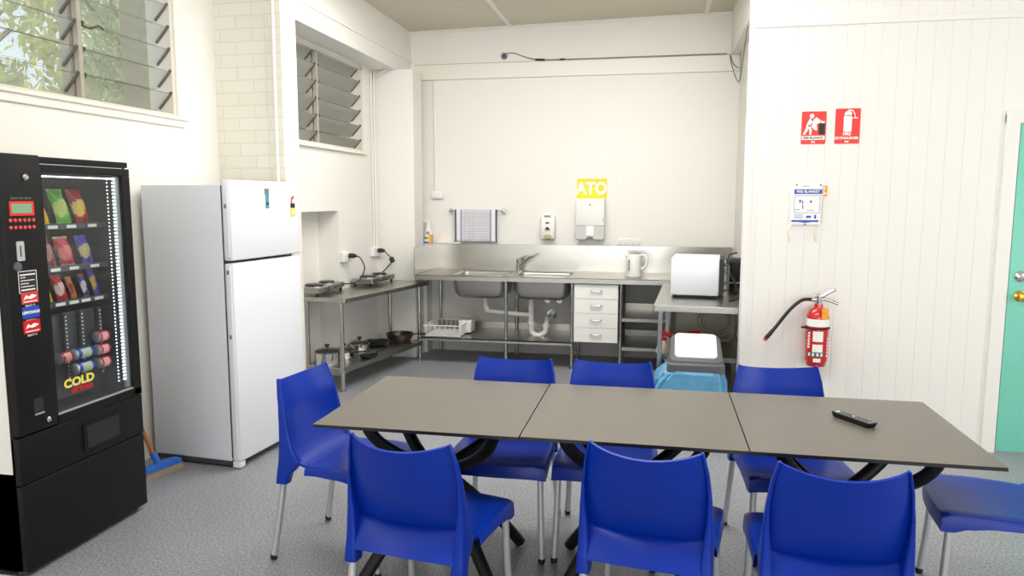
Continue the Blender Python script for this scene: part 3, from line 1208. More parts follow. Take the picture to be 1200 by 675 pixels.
# glass door
b = B(M['black'])
b.box(.202, VW, -.004, .03, VH - .065, VH - .03)
b.box(.202, .215, -.004, .03, .612, VH - .065)
b.box(.695, VW, -.004, .03, .612, VH - .065)
b.box(.202, VW, -.004, .03, .608, .648)
gd = b.build('glass_door', vm, bevel=.003)
b = B(M['black'])
b.box(.202, VW, .004, .04, VH - .024, VH + .002)
b.build('top_fascia', vm, bevel=.003)
b = B(M['alu'])
b.box(.215, .696, .0, .012, .646, .655)
b.box(.215, .705, .002, .012, VH - .031, VH - .027)
b.build('glazing_bar', gd)
b = B(M['vglass'])
b.box(.216, .694, .006, .011, .655, VH - .066)
b.build('glass_pane', gd)
b = B(M['led'])
for k in range(58):
    z = .70 + k * .0172
    b.box(.655, .664, .018, .024, z, z + .0075)
    b.box(.618, .6215, .018, .022, z, z + .005)  # glowing dots stand in for a reflection of the strip
for k in range(26):
    x = .225 + k * .0172
    b.box(x, x + .009, .018, .024, VH - .082, VH - .076)
b.build('led_strip_and_reflection', gd)
b = B(M['alu'])
b.box(.668, .692, .014, .03, .66, VH - .07)
b.build('light_diffuser', gd)['label'] = 'pale edge trim beside the lights'
# shelves with price rails
for z in (1.482, 1.288, 1.128):
    b = B(M['vinside'], M['paper'])
    b.box(.212, VW - .03, .125, VD - .03, z - .022, z - .012)
    b.box(.212, VW - .03, .122, .130, z - .03, z - .004)
    b.use(1)
    for x in ((.27, .36, .47, .60) if z > 1.2 else (.29, .375, .455, .53, .615)):
        b.box(x, x + .055, .119, .122, z - .026, z - .012)
    b.build('shelf', vm)
b = B(M['vinside'], M['paper'])
for x in (.43, .53, .645):
    b.box(x, x + .022, .135, .15, .72, 1.06)
    b.use(1)
    for k in range(18):
        b.box(x + .007, x + .014, .132, .135, .735 + k * .018, .742 + k * .018)
    b.use(0)
b.box(.23, .66, .16, .17, .66, 1.06)
b.build('can_column', vm)
lg = lettering('COLD', .052, (.352, .003, .770), FACE, mat('logo_yellow', (230, 215, 70), .5), gd, bold=.0022, sx=1.25)
lg['label'] = 'yellow COLD lettering'
lettering('drinks', .040, (.365, .0025, .737), FACE, M['dustred'], gd, bold=.0012, sx=1.3)['label'] = 'red drinks lettering'
b = B(mat('logo_blue', (60, 90, 190), .5))
b.box(.282, .425, .0026, .0032, .752, .766)
b.build('logo_band', gd)
# lower part
b = B(M['black'])
b.box(0, VW, -.002, .03, .406, .606, bev=.004)
b.box(0, VW, .0, .03, .028, .400, bev=.004)
lp = b.build('lower_panel', vm, smooth=40)
b = B(M['blackm'], M['ink'])
b.prism(rrect(.345, .585, .435, .568, .012), -.009, -.0015)
b.use(1).prism(rrect(.362, .568, .450, .553, .006), -.0105, -.0085)
b.build('retrieval_flap', lp)
b = B(M['dgrey'])
for x in (.04, VW - .04):
    for y in (.06, VD - .06):
        b = B(M['dgrey'])
        b.lathe([(.022, 0), (.022, .02), (.012, .022), (.012, .04)], (x, y, 0), 12)
        b.build('foot', vm, smooth=40)
tag(B(M['white']).box(-3.0, -2.575, 2.462, 2.496, 0, .012).build('floor_strip', loc=(-2.8, 2.48, 0), bevel=.002), 'white strip lying on floor beside vending machine base', 'floor strip')


# snacks and cans inside the machine
def packet(name, label, cat, x, z, w_, h, c1, c2, c3, lean=6, yaw=0, roll=13, group='snacks inside the vending machine'):
    ms = [mat(name + '_film', c1, .3), mat(name + '_print', c2, .35), mat(name + '_band', c3, .35)]
    wp = chain(vm) @ Vector((x, .16, z - .0115))
    t = thing(name, label, cat, wp, R(90 + yaw), group)
    b = B(*ms)
    T = min(.028, w_ * .3)

    def side(sgn):
        def fn(i, j):
            u, v = i * 2 - 1, j * 2 - 1
            bulge = T * (1 - abs(u) ** 3) * (1 - abs(v) ** 2.5)
            wob = .003 * math.sin(7 * u + 4 * v)
            return Vector((u * w_ / 2 * (1 - .06 * (1 - v * v)) + (.5 - v) * h * .5 * math.tan(R(roll)), sgn * (bulge + .0008) + wob + (v + 1) * math.tan(R(lean)) * h / 2, (v + 1) * h / 2))
        return fn
    b.grid(side(-1), 12, 14)
    b.grid(side(1), 12, 14)
    b.bm.verts.ensure_lookup_table()
    for f in b.bm.faces:
        c = f.calc_center_median()
        v = c.z / h
        u = c.x / (w_ / 2)
        f.material_index = 2 if (v > .90 or v < .06) else 1 if (u * u / .55 + ((v - .48) / .26) ** 2 < 1) else 0
    b.build('wrapper', t, smooth=60, weld=True)
    return t


packet('crisp_packet', 'yellow crisp packet at left end of vending machine top shelf', 'snack packet', .372, 1.482, .05, .10, (242, 200, 40), (232, 150, 40), (246, 220, 90))
packet('crisp_packet', 'green crisp packet in vending machine top shelf', 'snack packet', .475, 1.482, .086, .165, (104, 196, 62), (196, 210, 120), (140, 214, 90))
packet('crisp_packet', 'red and yellow crisp packet at right of vending machine top shelf', 'snack packet', .588, 1.482, .086, .165, (176, 40, 42), (228, 196, 96), (160, 30, 34))
packet('chocolate_packet', 'red and white sweets packet on vending machine second shelf', 'snack packet', .485, 1.288, .082, .14, (196, 44, 50), (224, 120, 116), (216, 190, 186))
packet('chocolate_packet', 'purple chocolate packet at right of vending machine second shelf', 'snack packet', .608, 1.288, .072, .14, (84, 62, 176), (206, 190, 130), (108, 88, 196))
packet('chocolate_packet', 'dark red sweets packet at left of vending machine second shelf', 'snack packet', .385, 1.288, .06, .15, (130, 40, 44), (180, 120, 116), (150, 60, 60))
packet('chocolate_bar', 'yellow chocolate bar at left of vending machine third shelf', 'snack bar', .365, 1.128, .034, .115, (226, 190, 44), (196, 130, 30), (226, 190, 44))
packet('chocolate_bar', 'wide red wafer bar on vending machine third shelf', 'snack bar', .440, 1.128, .060, .125, (200, 36, 42), (232, 190, 190), (200, 36, 42))
packet('chocolate_bar', 'orange brown chocolate bar on vending machine third shelf', 'snack bar', .512, 1.128, .034, .11, (206, 126, 60), (150, 60, 40), (206, 126, 60))
packet('chocolate_bar', 'blue and white chocolate bar on vending machine third shelf', 'snack bar', .590, 1.128, .036, .115, (62, 70, 150), (220, 210, 210), (196, 60, 60))
packet('chocolate_bar', 'purple and gold chocolate bar at right of vending machine third shelf', 'snack bar', .655, 1.128, .036, .14, (90, 60, 176), (206, 170, 60), (90, 60, 176))


def can(x, z, c1, c2, lab, k=1.0):
    m1, m2 = mat('can_print', c1, .25, .3), mat('can_logo', c2, .3)
    b = B(m1, m2, M['alu'])
    mtx = chain(vm) @ Matrix.Translation((x, .098, z)) @ Matrix.Rotation(R(90), 4, 'Y')
    b.lathe([(.020, -.057 * k), (.027, -.050 * k), (.028, -.03 * k), (.0283, 0), (.028, .03 * k), (.027, .050 * k), (.020, .057 * k)], seg=20, m=mtx)
    b.bm.faces.ensure_lookup_table()
    for f in b.bm.faces:
        c = mtx.inverted() @ f.calc_center_median()
        if abs(c.z) > .048 * k:
            f.material_index = 2
        elif abs(c.z) < .022 * k and abs(c.x) < .02:
            f.material_index = 1
    loc = chain(vm) @ Vector((x, .098, z - .028))
    return tag(b.build('drink_can', loc=loc, rz=R(90), smooth=50), lab, 'drink can', 'drink cans inside the vending machine')


can(.487, .868, (40, 76, 176), (190, 200, 170), 'blue drink can lying upper of two blue cans behind glass')
can(.487, .800, (40, 76, 176), (190, 200, 170), 'blue drink can lying lower of two blue cans behind glass')
for z, l in ((.925, 'topmost of three red drink cans stacked behind glass'), (.862, 'middle one of three red drink cans stacked behind glass'), (.797, 'lowest of three red drink cans stacked behind glass')):
    can(.612, z, (206, 40, 56), (240, 170, 176), l, .62)
can(.375, .868, (176, 40, 44), (220, 160, 150), 'red drink can alone at left of blue cans behind glass', .6)

# ------------------------------------------------------------------ broom between machine and fridge
br = thing('broom', 'blue-headed broom with wooden handle leaning between vending machine and fridge', 'broom', (-2.805, 3.69, 0), R(76))
b = B(M['wood'])
b.tube([(-.02, -.0, .062), (-.265, .11, .86)], .012, 12)
b.build('handle', br, smooth=50)
b = B(M['broomblue'])
b.prism([(-.125, .030), (-.12, .062), (-.05, .072), (.05, .072), (.12, .062), (.125, .030)], -.028, .028, 'xz')
b.tube([(-.018, 0, .066), (-.045, .012, .14)], .019, 12)
b.build('broom_head', br, bevel=.004, smooth=40)
b = B(M['bristle'])
b.prism([(-.132, .0), (-.122, .032), (.122, .032), (.132, .0)], -.03, .03, 'xz')
b.build('bristles', br)

# ------------------------------------------------------------------ hotplate table (steel, along the window wall)
TL = (-2.475, 5.566, 0)
ht = thing('steel_table', 'narrow stainless steel table with lower shelf, under louvre window carrying two hotplates', 'table', TL, R(79))
L_, DP = 1.42, .58
b = B(M['steel'])
b.prism([(.0, .015), (.004, .004), (.015, 0), (L_, 0), (L_, .50), (.545, .40), (.495, .463), (0, .45)], .752, .79, 'xy')
b.build('worktop', ht, bevel=.004)
b = B(M['steel'])
b.prism([(.04, .05), (L_ - .04, .05), (L_ - .04, .47), (.56, .38), (.48, .44), (.04, .43)], .185, .202, 'xy')
b.box(.05, L_ - .05, .05, .075, .16, .19)
b.build('shelf', ht, bevel=.003)
for x in (.06, L_ - .06):
    for y in (.075, .42 if x < 1 else .41):
        b = B(M['steel_tube'])
        b.tube([(x, y, .03), (x, y, .755)], .019, 14)
        b.tube([(x, y, .165), (x, y, .215)], .024, 14)
        l = b.build('leg', ht, smooth=50)
        b = B(M['steel_tube'])
        b.lathe([(.026, 0), (.026, .008), (.014, .014), (.014, .04)], (x, y, 0), 16)
        b.build('foot', l, smooth=40)


def hotplate(loc, rz, lab, plates):
    t = thing('hotplate', lab, 'hotplate', loc, rz, 'hotplates on the steel table')
    Lh, Dh = .54, .21
    b = B(M['steel'])
    b.prism([(0, .030), (0, .075), (Dh, .075), (Dh, .030)], 0.0, Lh, 'yz')
    b.build('body', t, bevel=.006)
    for k, x in enumerate(plates):
        b = B(M['chrome'], M['pan'])
        rr = .088 if k == 0 else .078
        b.lathe([(rr, .074), (rr, .080), (rr - .008, .082)], (x, .105, 0), 28)
        b.use(1).lathe([(rr - .010, .076), (rr - .012, .092), (rr - .02, .095), (0, .095)], (x, .105, 0), 28)
        b.build('cooking_plate', t, smooth=40)
    b = B(M['dgrey'], M['chrome'])
    for x in (Lh * .5 - .08, Lh * .5 + .08):
        b.lathe([(.018, 0), (.016, .016), (0, .016)], seg=16, m=Matrix.Translation((x, 0, .052)) @ Matrix.Rotation(R(90), 4, 'X'))
    b.lathe([(.019, 0), (.015, .018), (0, .018)], seg=16, m=Matrix.Translation((Lh, .03, .055)) @ Matrix.Rotation(R(90), 4, 'Y'))
    b.build('knob', t, smooth=40)
    for x in (.03, Lh - .03):
        for y in (.025, Dh - .025):
            b = B(M['foot'])
            b.lathe([(.011, 0), (.012, .032)], (x, y, 0), 10)
            b.build('foot', t, smooth=40)
    return t


h1 = hotplate((-2.715, 5.60, .7905), R(91), 'steel hotplate on near end of steel table, partly hidden by fridge', (.15, .40))
h2 = hotplate((-2.55, 6.36, .7905), R(88), 'steel hotplate on far end of steel table, nearer the sink', (.14, .40))
for (oy, lab, pts, hp, second) in (
        (6.255, 'white wall power outlet with black plug above near hotplate', [(0, 0, 0), (-2.64, 6.31, 1.06), (-2.61, 6.33, .97), (-2.64, 6.29, .87), (-2.70, 6.22, .84), (-2.76, 6.12, .845)], h1, False),
        (6.965, 'white wall power outlet with black plug beside corner column', [(0, 0, 0), (-2.63, 6.99, 1.04), (-2.58, 6.98, .99), (-2.62, 6.85, .90), (-2.64, 6.70, .845)], h2, True)):
    t = thing('power_outlet', lab, 'power outlet', (XL, oy, 1.03), R(90), 'power outlets behind the hotplates')
    b = B(M['white'])
    b.box(-.075, .075, -.042, 0, 0, .09, bev=.006)
    b.build('cover_plate', t, smooth=40)
    b = B(M['white'])
    for x in (-.02, .02):
        b.box(x - .008, x + .008, -.047, -.040, .062, .078)
    b.build('switch', t, bevel=.001)
    b = B(M['ink'])
    b.tube([(XL + .050, oy + .02, 1.085), (XL + .085, oy + .02, 1.085), (XL + .115, oy + .03, 1.082)], [.022, .022, .012], 12)
    if second:
        b.tube([(-2.60, 6.99, 1.015), (-2.58, 6.985, .97)], .024, 12)
    p = smooth_path([(XL + .11, oy + .03, 1.083)] + pts[1:], 5)
    b.tube(p, .0055, 8)
    b.build('power_cord', hp, world=True, smooth=50)['label'] = 'dark plug and cord'


def saucepan(loc, r, h, rz, lab, lid=True, flat=False, handle=True):
    t = thing('saucepan', lab, 'saucepan', loc, rz, 'saucepans on the lower shelf')
    b = B(M['chrome'], M['steel_tube'])
    b.lathe([(r * .96, 0), (r, .006), (r, h), (r + .005, h + .002), (r - .003, h), (r - .003, .006), (0, .005)], seg=36, caps=False)
    b.lathe([(0, 0), (r * .96, 0)], seg=36, caps=False)
    b.build('pot_body', t, smooth=40)
    if handle:
        b = B(M['chrome'] if flat else M['ink'])
        b.tube(smooth_path([(r - .004, 0, h * .75), (r + .05, 0, h * .85), (r + .15, 0, h * .95)]), .010, 8, flat=.55)
        b.build('handle', t, smooth=50)
    if lid:
        b = B(M['lidglass'], M['chrome'])
        prf = [(r * math.cos(R(a)), h + .004 + .035 * math.sin(R(a))) for a in range(0, 91, 10)]
        b.lathe(prf, seg=32, caps=False)
        b.use(1).lathe([(r + .002, h), (r + .005, h + .004), (r - .004, h + .008)], seg=32, caps=False)
        l = b.build('lid', t, smooth=50)
        b = B(M['ink'])
        z = h + .039
        b.lathe([(.010, z - .002), (.009, z + .008), (.022, z + .014), (.023, z + .022), (.018, z + .028), (0, z + .029)], seg=18)
        b.build('lid_knob', l, smooth=40)
    return t


saucepan((-2.72, 5.74, .2035), .105, .105, R(60), 'large steel saucepan with glass lid, nearest pot on lower shelf')
saucepan((-2.70, 6.03, .2035), .095, .055, R(20), 'low steel pan with glass lid, second pot on lower shelf')
saucepan((-2.68, 6.34, .2035), .09, .06, R(15), 'low steel pan with glass lid, in front of frying pans on lower shelf')


def frypan(loc, r, h, rz, lab, side, curved=True):
    t = thing('frying_pan', lab, 'frying pan', loc, rz, 'frying pans on the lower shelf')
    b = B(M['pan'], side)
    b.use(1).lathe([(0, 0), (r * .72, 0), (r * .9, h * .45), (r, h)], seg=36, caps=False)
    b.use(0).lathe([(r, h), (r + .004, h + .002), (r - .004, h + .001), (r * .86, h * .4), (r * .70, .006), (0, .006)], seg=36, caps=False)
    b.build('pan_body', t, smooth=45)
    b = B(M['pan'])
    b.tube(smooth_path([(r - .006, 0, h * .85), (r + .05, 0, h + .008), (r + .15, 0, h + .016)]), .012, 8, flat=.6)
    b.build('handle', t, smooth=50)
    return t


frypan((-2.48, 6.06, .2035), .085, .022, R(70), 'small flat black pan lying in front of lidded pans on lower shelf', M['pan'])
frypan((-2.62, 6.62, .2035), .115, .04, R(-35), 'black frying pan on lower shelf, nearer of the two', M['pan'])
frypan((-2.475, 6.86, .2035), .135, .075, R(-10), 'deep black wok with worn brown side at far end of lower shelf', M['panside'])

# ------------------------------------------------------------------ sink bench
BX0, BX1, BF, BZ = -2.285, .69, 6.80, .868
sb = thing('sink_bench', 'long stainless steel sink bench with two bowls and splashback along back wall', 'sink bench', (-.8, 7.1, 0))
S1, S2 = (-1.945, -1.415), (-1.345, -.805)
SY0, SY1 = 6.90, 7.32
b = B(M['steel'])
zt0, zt1 = BZ - .004, BZ
xs = [BX0, S1[0], S1[1], S2[0], S2[1], BX1]
for i in range(5):
    if i in (1, 3):
        b.box(xs[i], xs[i + 1], BF, SY0, zt0, zt1)
        b.box(xs[i], xs[i + 1], SY1, YB, zt0, zt1)
    else:
        b.box(xs[i], xs[i + 1], BF, YB, zt0, zt1)
b.box(BX0, BX1, BF, BF + .004, BZ - .045, BZ)
b.box(BX0, BX1, BF + .004, BF + .04, BZ - .045, BZ - .041)
b.box(BX0, BX0 + .004, BF, YB, BZ - .045, BZ)
b.build('benchtop', sb, world=True)
for (a, c) in (S1, S2):
    b = B(M['steel'])
    rs = []
    for k, (ins, z, r) in enumerate(((0, BZ + .002, .05), (.004, BZ - .02, .055), (.012, BZ - .14, .06), (.022, BZ - .185, .07), (.045, BZ - .215, .07), (.08, BZ - .228, .06))):
        rs.append([Vector((p[0], p[1], z)) for p in rrect(a + ins, c - ins, SY0 + ins - .03, SY1 - ins, r, 6)])
    b.rings(rs, True, False, True)
    b.build('sink_bowl', sb, world=True, smooth=60, solid=.002, soff=0)
b = B(M['steel_wall'])
b.box(BX0 - .01, .715, YB - .012, YB - .002, BZ - .003, 1.132)
b.box(BX0 - .012, .715, YB - .04, YB - .002, 1.128, 1.134)
b.box(BX0 - .012, BX0 - .004, BF, YB - .002, BZ - .003, 1.132)
b.build('splashback', sb, world=True)
for x in (-2.22, -1.405, -.772, -.318):
    for y in (6.86, 7.42):
        if (x, y) == (-2.22, 6.86):
            continue
        b = B(M['steel_tube'])
        b.tube([(x, y, .02), (x, y, BZ - .04)], .0165, 12)
        b.lathe([(.022, 0), (.022, .008), (.012, .016), (.012, .03)], (x, y, 0), 14)
        b.build('leg', sb, world=True, smooth=45)
b = B(M['steel'])
b.box(-2.255, -.765, 6.80, 7.44, .252, .262)
b.box(-2.255, -.765, 6.80, 6.806, .232, .262)
b.box(-2.255, -.765, 7.434, 7.44, .262, .33)
b.build('lower_shelf', sb, world=True)
for z in (.235, .505):
    b = B(M['steel'])
    b.box(-.305, .66, 6.82, 7.44, z - .010, z)
    b.box(-.305, .66, 6.815, 6.822, z - .03, z)
    b.box(-.305, .66, 7.43, 7.44, z, z + .06)
    b.build('side_shelf', sb, world=True)
b = B(M['dgrey'])
b.box(-.318, -.300, 6.86, 7.42, .20, BZ - .05)
b.build('end_panel', sb, world=True)
# tap
b = B(M['chrome'])
b.lathe([(.034, 0), (.034, .006), (.026, .012), (.025, .10), (.027, .118), (.020, .128), (0, .13)], (-1.375, 7.36, BZ), 20)
tp = b.build('tap', sb, world=True, smooth=40)
b = B(M['chrome'])
b.tube(smooth_path([(-1.36, 7.35, BZ + .06), (-1.31, 7.32, BZ + .10), (-1.245, 7.28, BZ + .155), (-1.215, 7.265, BZ + .163)]), [.016] * 7 + [.013] * 12, 10)
b.build('spout', tp, world=True, smooth=50)
b = B(M['chrome'])
b.tube([(-1.375, 7.36, BZ + .125), (-1.335, 7.34, BZ + .142), (-1.31, 7.33, BZ + .148)], [.012, .009, .007], 8)
b.build('lever', tp, world=True, smooth=50)
# drain pipes
b = B(M['pipe'])
b.tube(smooth_path([(-1.665, 7.12, BZ - .225), (-1.665, 7.12, .55), (-1.655, 7.12, .515), (-1.62, 7.12, .49), (-1.3, 7.12, .465), (-1.225, 7.12, .465)], 5), .026, 14)
b.tube([(-1.205, 7.12, BZ - .225), (-1.205, 7.12, .36)], .029, 14)
b.tube([(-1.205, 7.12, .40), (-1.205, 7.12, .37)], .037, 14)
b.tube(smooth_path([(-1.205, 7.12, .38), (-1.20, 7.12, .30), (-1.16, 7.12, .265), (-1.11, 7.12, .265), (-1.065, 7.13, .30), (-1.06, 7.14, .36), (-1.055, 7.2, .405), (-1.05, 7.30, .42), (-1.05, 7.48, .42)], 6), .027, 14)
b.tube([(-1.06, 7.14, .34), (-1.06, 7.14, .375)], .036, 14)
b.build('drain_pipe', sb, world=True, smooth=50)
for x in (-1.075, -.955):
    b = B(M['chrome'])
    b.tube(smooth_path([(x, 7.48, .585), (x, 7.36, .585), (x + .01, 7.34, .60), (x + .015, 7.335, .66)]), .013, 10)
    b.tube([(x, 7.38, .585), (x, 7.34, .585)], .03, 14)
    b.build('stop_valve', sb, world=True, smooth=50)
b = B(M['chrome'])
b.tube([(-1.05, 7.47, .42), (-1.05, 7.495, .42)], .05, 16)
b.build('wall_flange', sb, world=True, smooth=50)

# drawer unit under the bench
du = thing('drawer_unit', 'white four-drawer cabinet hanging under sink bench beside right bowl', 'cabinet', (-.545, 6.84, .262))
b = B(M['white'])
b.box(-.752, -.342, 6.85, 7.38, .262, .815)
b.build('body', du, world=True, bevel=.002)
b = B(M['gap'])
b.box(-.745, -.349, 6.842, 6.852, .270, .808)
b.build('gap_lining', du, world=True)
for k in range(4):
    z0 = .268 + k * .1365
    b = B(M['white'])
    b.box(-.750, -.344, 6.828, 6.845, z0, z0 + .1335)
    d = b.build('drawer', du, world=True, bevel=.002)
    b = B(M['chrome'])
    z = z0 + .075
    b.tube(smooth_path([(-.595, 6.830, z), (-.59, 6.808, z + .001), (-.545, 6.803, z - .001), (-.50, 6.808, z + .001), (-.495, 6.830, z)], 4), .0055, 8)
    b.build('handle', d, world=True, smooth=50)

# wire dish rack on the lower shelf
dk = thing('dish_rack', 'white wire dish rack on lower shelf beside corner column', 'dish rack', (-2.02, 6.98, .262))
b = B(M['white'])
x0, x1, y0, y1, z0, z1 = -2.20, -1.86, 6.84, 7.22, .272, .375


def wire(pts, r=.0042):
    b.tube(pts, r, 6)


for z in (z0, z1):
    k = .0 if z == z0 else .018
    wire([(x0 - k, y0 - k, z), (x1 + k, y0 - k, z), (x1 + k, y1 + k, z), (x0 - k, y1 + k, z), (x0 - k, y0 - k, z)], .0055)
for i in range(8):
    x = x0 + (x1 - x0) * i / 7
    wire([(x, y0 - .018, z1), (x, y0, z0), (x, y1, z0), (x, y1 + .018, z1)])
for i in range(1, 9):
    y = y0 + (y1 - y0) * i / 9
    wire([(x0 - .018, y, z1), (x0, y, z0), (x1, y, z0), (x1 + .018, y, z1)])
for x in (x0, x1):
    for y in (y0, y1):
        wire([(x, y, z0), (x, y, .2625)], .006)
b.build('basket', dk, world=True, smooth=50)
b = B(M['white'])
b.box(-1.93, -1.80, 7.05, 7.24, .272, .395, bev=.012)
b.build('cutlery_holder', dk, world=True, smooth=40)

# things on the wall and the ledge of the splashback
pr_ = thing('towel_rail', 'thin chrome towel rail with round ends on back wall', 'towel rail', (-1.83, YB, 1.476))
b = B(M['chrome'])
b.tube([(-2.11, YB - .05, 1.477), (-1.55, YB - .05, 1.477)], .006, 10)
b.build('bar', pr_, world=True, smooth=50)
for x in (-2.11, -1.55):
    b = B(M['chrome'])
    b.lathe([(.012, 0), (.010, .03), (.020, .034), (.022, .055), (.014, .066), (0, .067)], seg=16, m=Matrix.Translation((x, YB, 1.477)) @ Matrix.Rotation(R(90), 4, 'X'))
    b.build('end_bracket', pr_, world=True, smooth=40)
b = B(M['towel'])
hw = .222


def tw(i, j):
    u = i * 2 - 1
    # front drop, over the bar, back drop
    s = j
    if s < .46:
        z = 1.158 + (1.484 - 1.158) * s / .46
        y = YB - .062 - .006 * math.sin(9 * u + 2) * (1 - s / .46)
    elif s < .54:
        k = (s - .46) / .08
        z = 1.484 + .004 * math.sin(PI * k)
        y = YB - .060 + .022 * k
    else:
        z = 1.484 - (1.484 - 1.20) * (s - .54) / .46
        y = YB - .038
    return Vector((-1.842 + u * hw * (1 + .03 * (1.48 - z) / .3), y, z))


b.grid(tw, 24, 40)
tag(b.build('tea_towel', loc=(-1.842, YB - .05, 1.32), smooth=70, solid=.0025, soff=0), 'checked grey and white tea towel with dark striped borders on rail', 'tea towel')

sd = thing('soap_dispenser', 'white wall soap dispenser with oval window above right sink', 'soap dispenser', (-1.092, YB, 1.185))
b = B(M['white'])
rs = []
for z, hwid, dep in ((0, .055, .05), (.01, .068, .085), (.06, .074, .10), (.14, .075, .10), (.20, .072, .095), (.235, .066, .08), (.247, .055, .05)):
    rs.append([Vector((-1.092 + p[0], YB - dep + p[1] * 0 + (dep if p[1] > .5 else 0) * 1, 1.187 + z)) if False else Vector((-1.092 + p[0], YB + p[1], 1.187 + z)) for p in rrect(-hwid, hwid, -dep, 0, .022, 4)])
b.rings(rs)
b.build('body', sd, world=True, smooth=50)
b = B(M['grey'])
b.box(-1.125, -1.06, YB - .100, YB - .085, 1.424, 1.434)
b.build('lid_catch', sd, world=True)
b = B(mat('olive_window', (168, 164, 104), .3))
b.lathe([(.034, 0), (.032, .008), (0, .010)], seg=24, sx=1.15, sy=.72, m=Matrix.Translation((-1.088, YB - .0935, 1.222)) @ Matrix.Rotation(R(90), 4, 'X'))
b.build('level_window', sd, world=True, smooth=40)
b = B(M['ink'], M['red'])
b.prism([(-1.120, 1.288), (-1.064, 1.288), (-1.078, 1.312), (-1.092, 1.322), (-1.106, 1.312)], YB - .1012, YB - .099)
b.box(-1.112, -1.072, YB - .1012, YB - .099, 1.353, 1.366)
b.use(1).box(-1.116, -1.068, YB - .1012, YB - .099, 1.276, 1.281)
b.build('printed_label', sd, world=True)

td = thing('towel_dispenser', 'white paper towel dispenser with grey lower cover below yellow notice', 'paper towel dispenser', (-.664, YB, 1.195))
b = B(M['white'])
b.box(-.808, -.520, YB - .115, YB, 1.33, 1.604, bev=.012)
b.build('body', td, world=True, smooth=40)
b = B(mat('smoked_grey_cover', (196, 196, 192), .3))
b.prism([(p[0], p[1]) for p in ([(-.806, 1.33), (-.806, 1.215), (-.795, 1.197), (-.70, 1.197), (-.688, 1.222), (-.640, 1.222), (-.628, 1.197), (-.533, 1.197), (-.522, 1.215), (-.522, 1.33)])], YB - .110, YB, 'xz')
b.build('lower_cover', td, world=True, bevel=.006)
b = B(M['ink'])
b.prism([(-.672, 1.535), (-.656, 1.535), (-.664, 1.556)], YB - .1165, YB - .114, 'xz')
b.box(-.536, -.530, YB - .1165, YB - .114, 1.39, 1.405)
b.build('lock_mark', td, world=True)
b = B(M['paper'])
b.box(-.70, -.625, YB - .112, YB - .10, 1.24, 1.335)
b.build('paper_tongue', td, world=True)

yn = tag(B(M['yellow']).box(-.807, -.509, YB - .006, YB - .001, 1.604, 1.800).build('wall_notice', loc=(-.66, YB, 1.70)), 'yellow notice with white lettering above paper towel dispenser', 'notice')
lettering('ATO', .165, (0, -.0062, 0), FACE, M['paper'], yn, bold=.006, sx=.88)

po = thing('power_outlet', 'two white double power outlets side by side above kettle', 'power outlet', (-.277, YB, 1.167), 0)
for x in (-.340, -.214):
    b = B(M['white'])
    b.box(x - .058, x + .058, YB - .012, YB, 1.1365, 1.2075, bev=.004)
    p_ = b.build('cover_plate', po, world=True, smooth=40)
    b = B(M['white'], M['grey'])
    for dx in (-.028, .028):
        b.box(x + dx - .008, x + dx + .008, YB - .017, YB - .010, 1.178, 1.194)
        b.use(1)
        for q in (-.007, .007):
            b.box(x + dx + q - .0015, x + dx + q + .0015, YB - .0125, YB - .011, 1.150, 1.160)
        b.box(x + dx - .0015, x + dx + .0015, YB - .0125, YB - .011, 1.138, 1.147)
        b.use(0)
    b.build('switch', p_, world=True)
ls = thing('light_switch', 'white switch box at foot of thin conduit left of towel rail', 'switch', (-2.262, YB, 1.59), 0)
b = B(M['white'])
b.box(-2.325, -2.20, YB - .04, YB, 1.60, 1.672, bev=.006)
b.build('cover_plate', ls, world=True, smooth=40)
b = B(M['white'])
for x in (-2.285, -2.245):
    b.box(x - .010, x + .010, YB - .045, YB - .038, 1.626, 1.650)
b.build('rocker', ls, world=True, bevel=.001)

# cleaning bottle and paper box on the splashback ledge
cb_ = thing('cleaning_bottle', 'orange and white cleaning bottle on splashback ledge beside corner column', 'bottle', (-2.345, 7.42, 1.13))
b = B(M['bottle'], mat('orange_liquid_label', (240, 170, 70), .4))
rs = []
for z, a, d in ((0, .038, .026), (.01, .042, .03), (.09, .042, .03), (.13, .036, .026), (.165, .02, .018), (.18, .014, .014), (.205, .014, .014)):
    rs.append([Vector((p[0], p[1], z)) for p in rrect(-a, a, -d, d, min(a, d) * .6, 4)])
b.rings(rs)
b.use(1).box(.012, .0425, -.0305, .03, .012, .10)
b.build('body', cb_, smooth=50)
b = B(M['inkblue'], mat('green_print', (110, 160, 60), .5), mat('lilac_print', (170, 140, 190), .5))
b.box(-.04, .012, -.032, -.029, .008, .025)
b.use(1).box(-.04, .005, -.032, -.029, .052, .075)
b.use(2).box(-.018, .02, -.0315, -.026, .10, .13)
b.build('printed_label', cb_)
b = B(M['bottle'])
b.tube([(0, 0, .205), (0, 0, .232)], .017, 12)
b.box(-.05, .02, -.010, .010, .228, .252, bev=.004)
b.build('trigger_cap', cb_, smooth=40)
tag(B(M['paper']).box(-2.255, -2.005, YB - .075, YB - .008, 1.1355, 1.1515, bev=.003).build('paper_packet', loc=(-2.13, YB - .04, 1.134), smooth=40), 'flat white packet lying on splashback ledge below tea towel', 'packet')

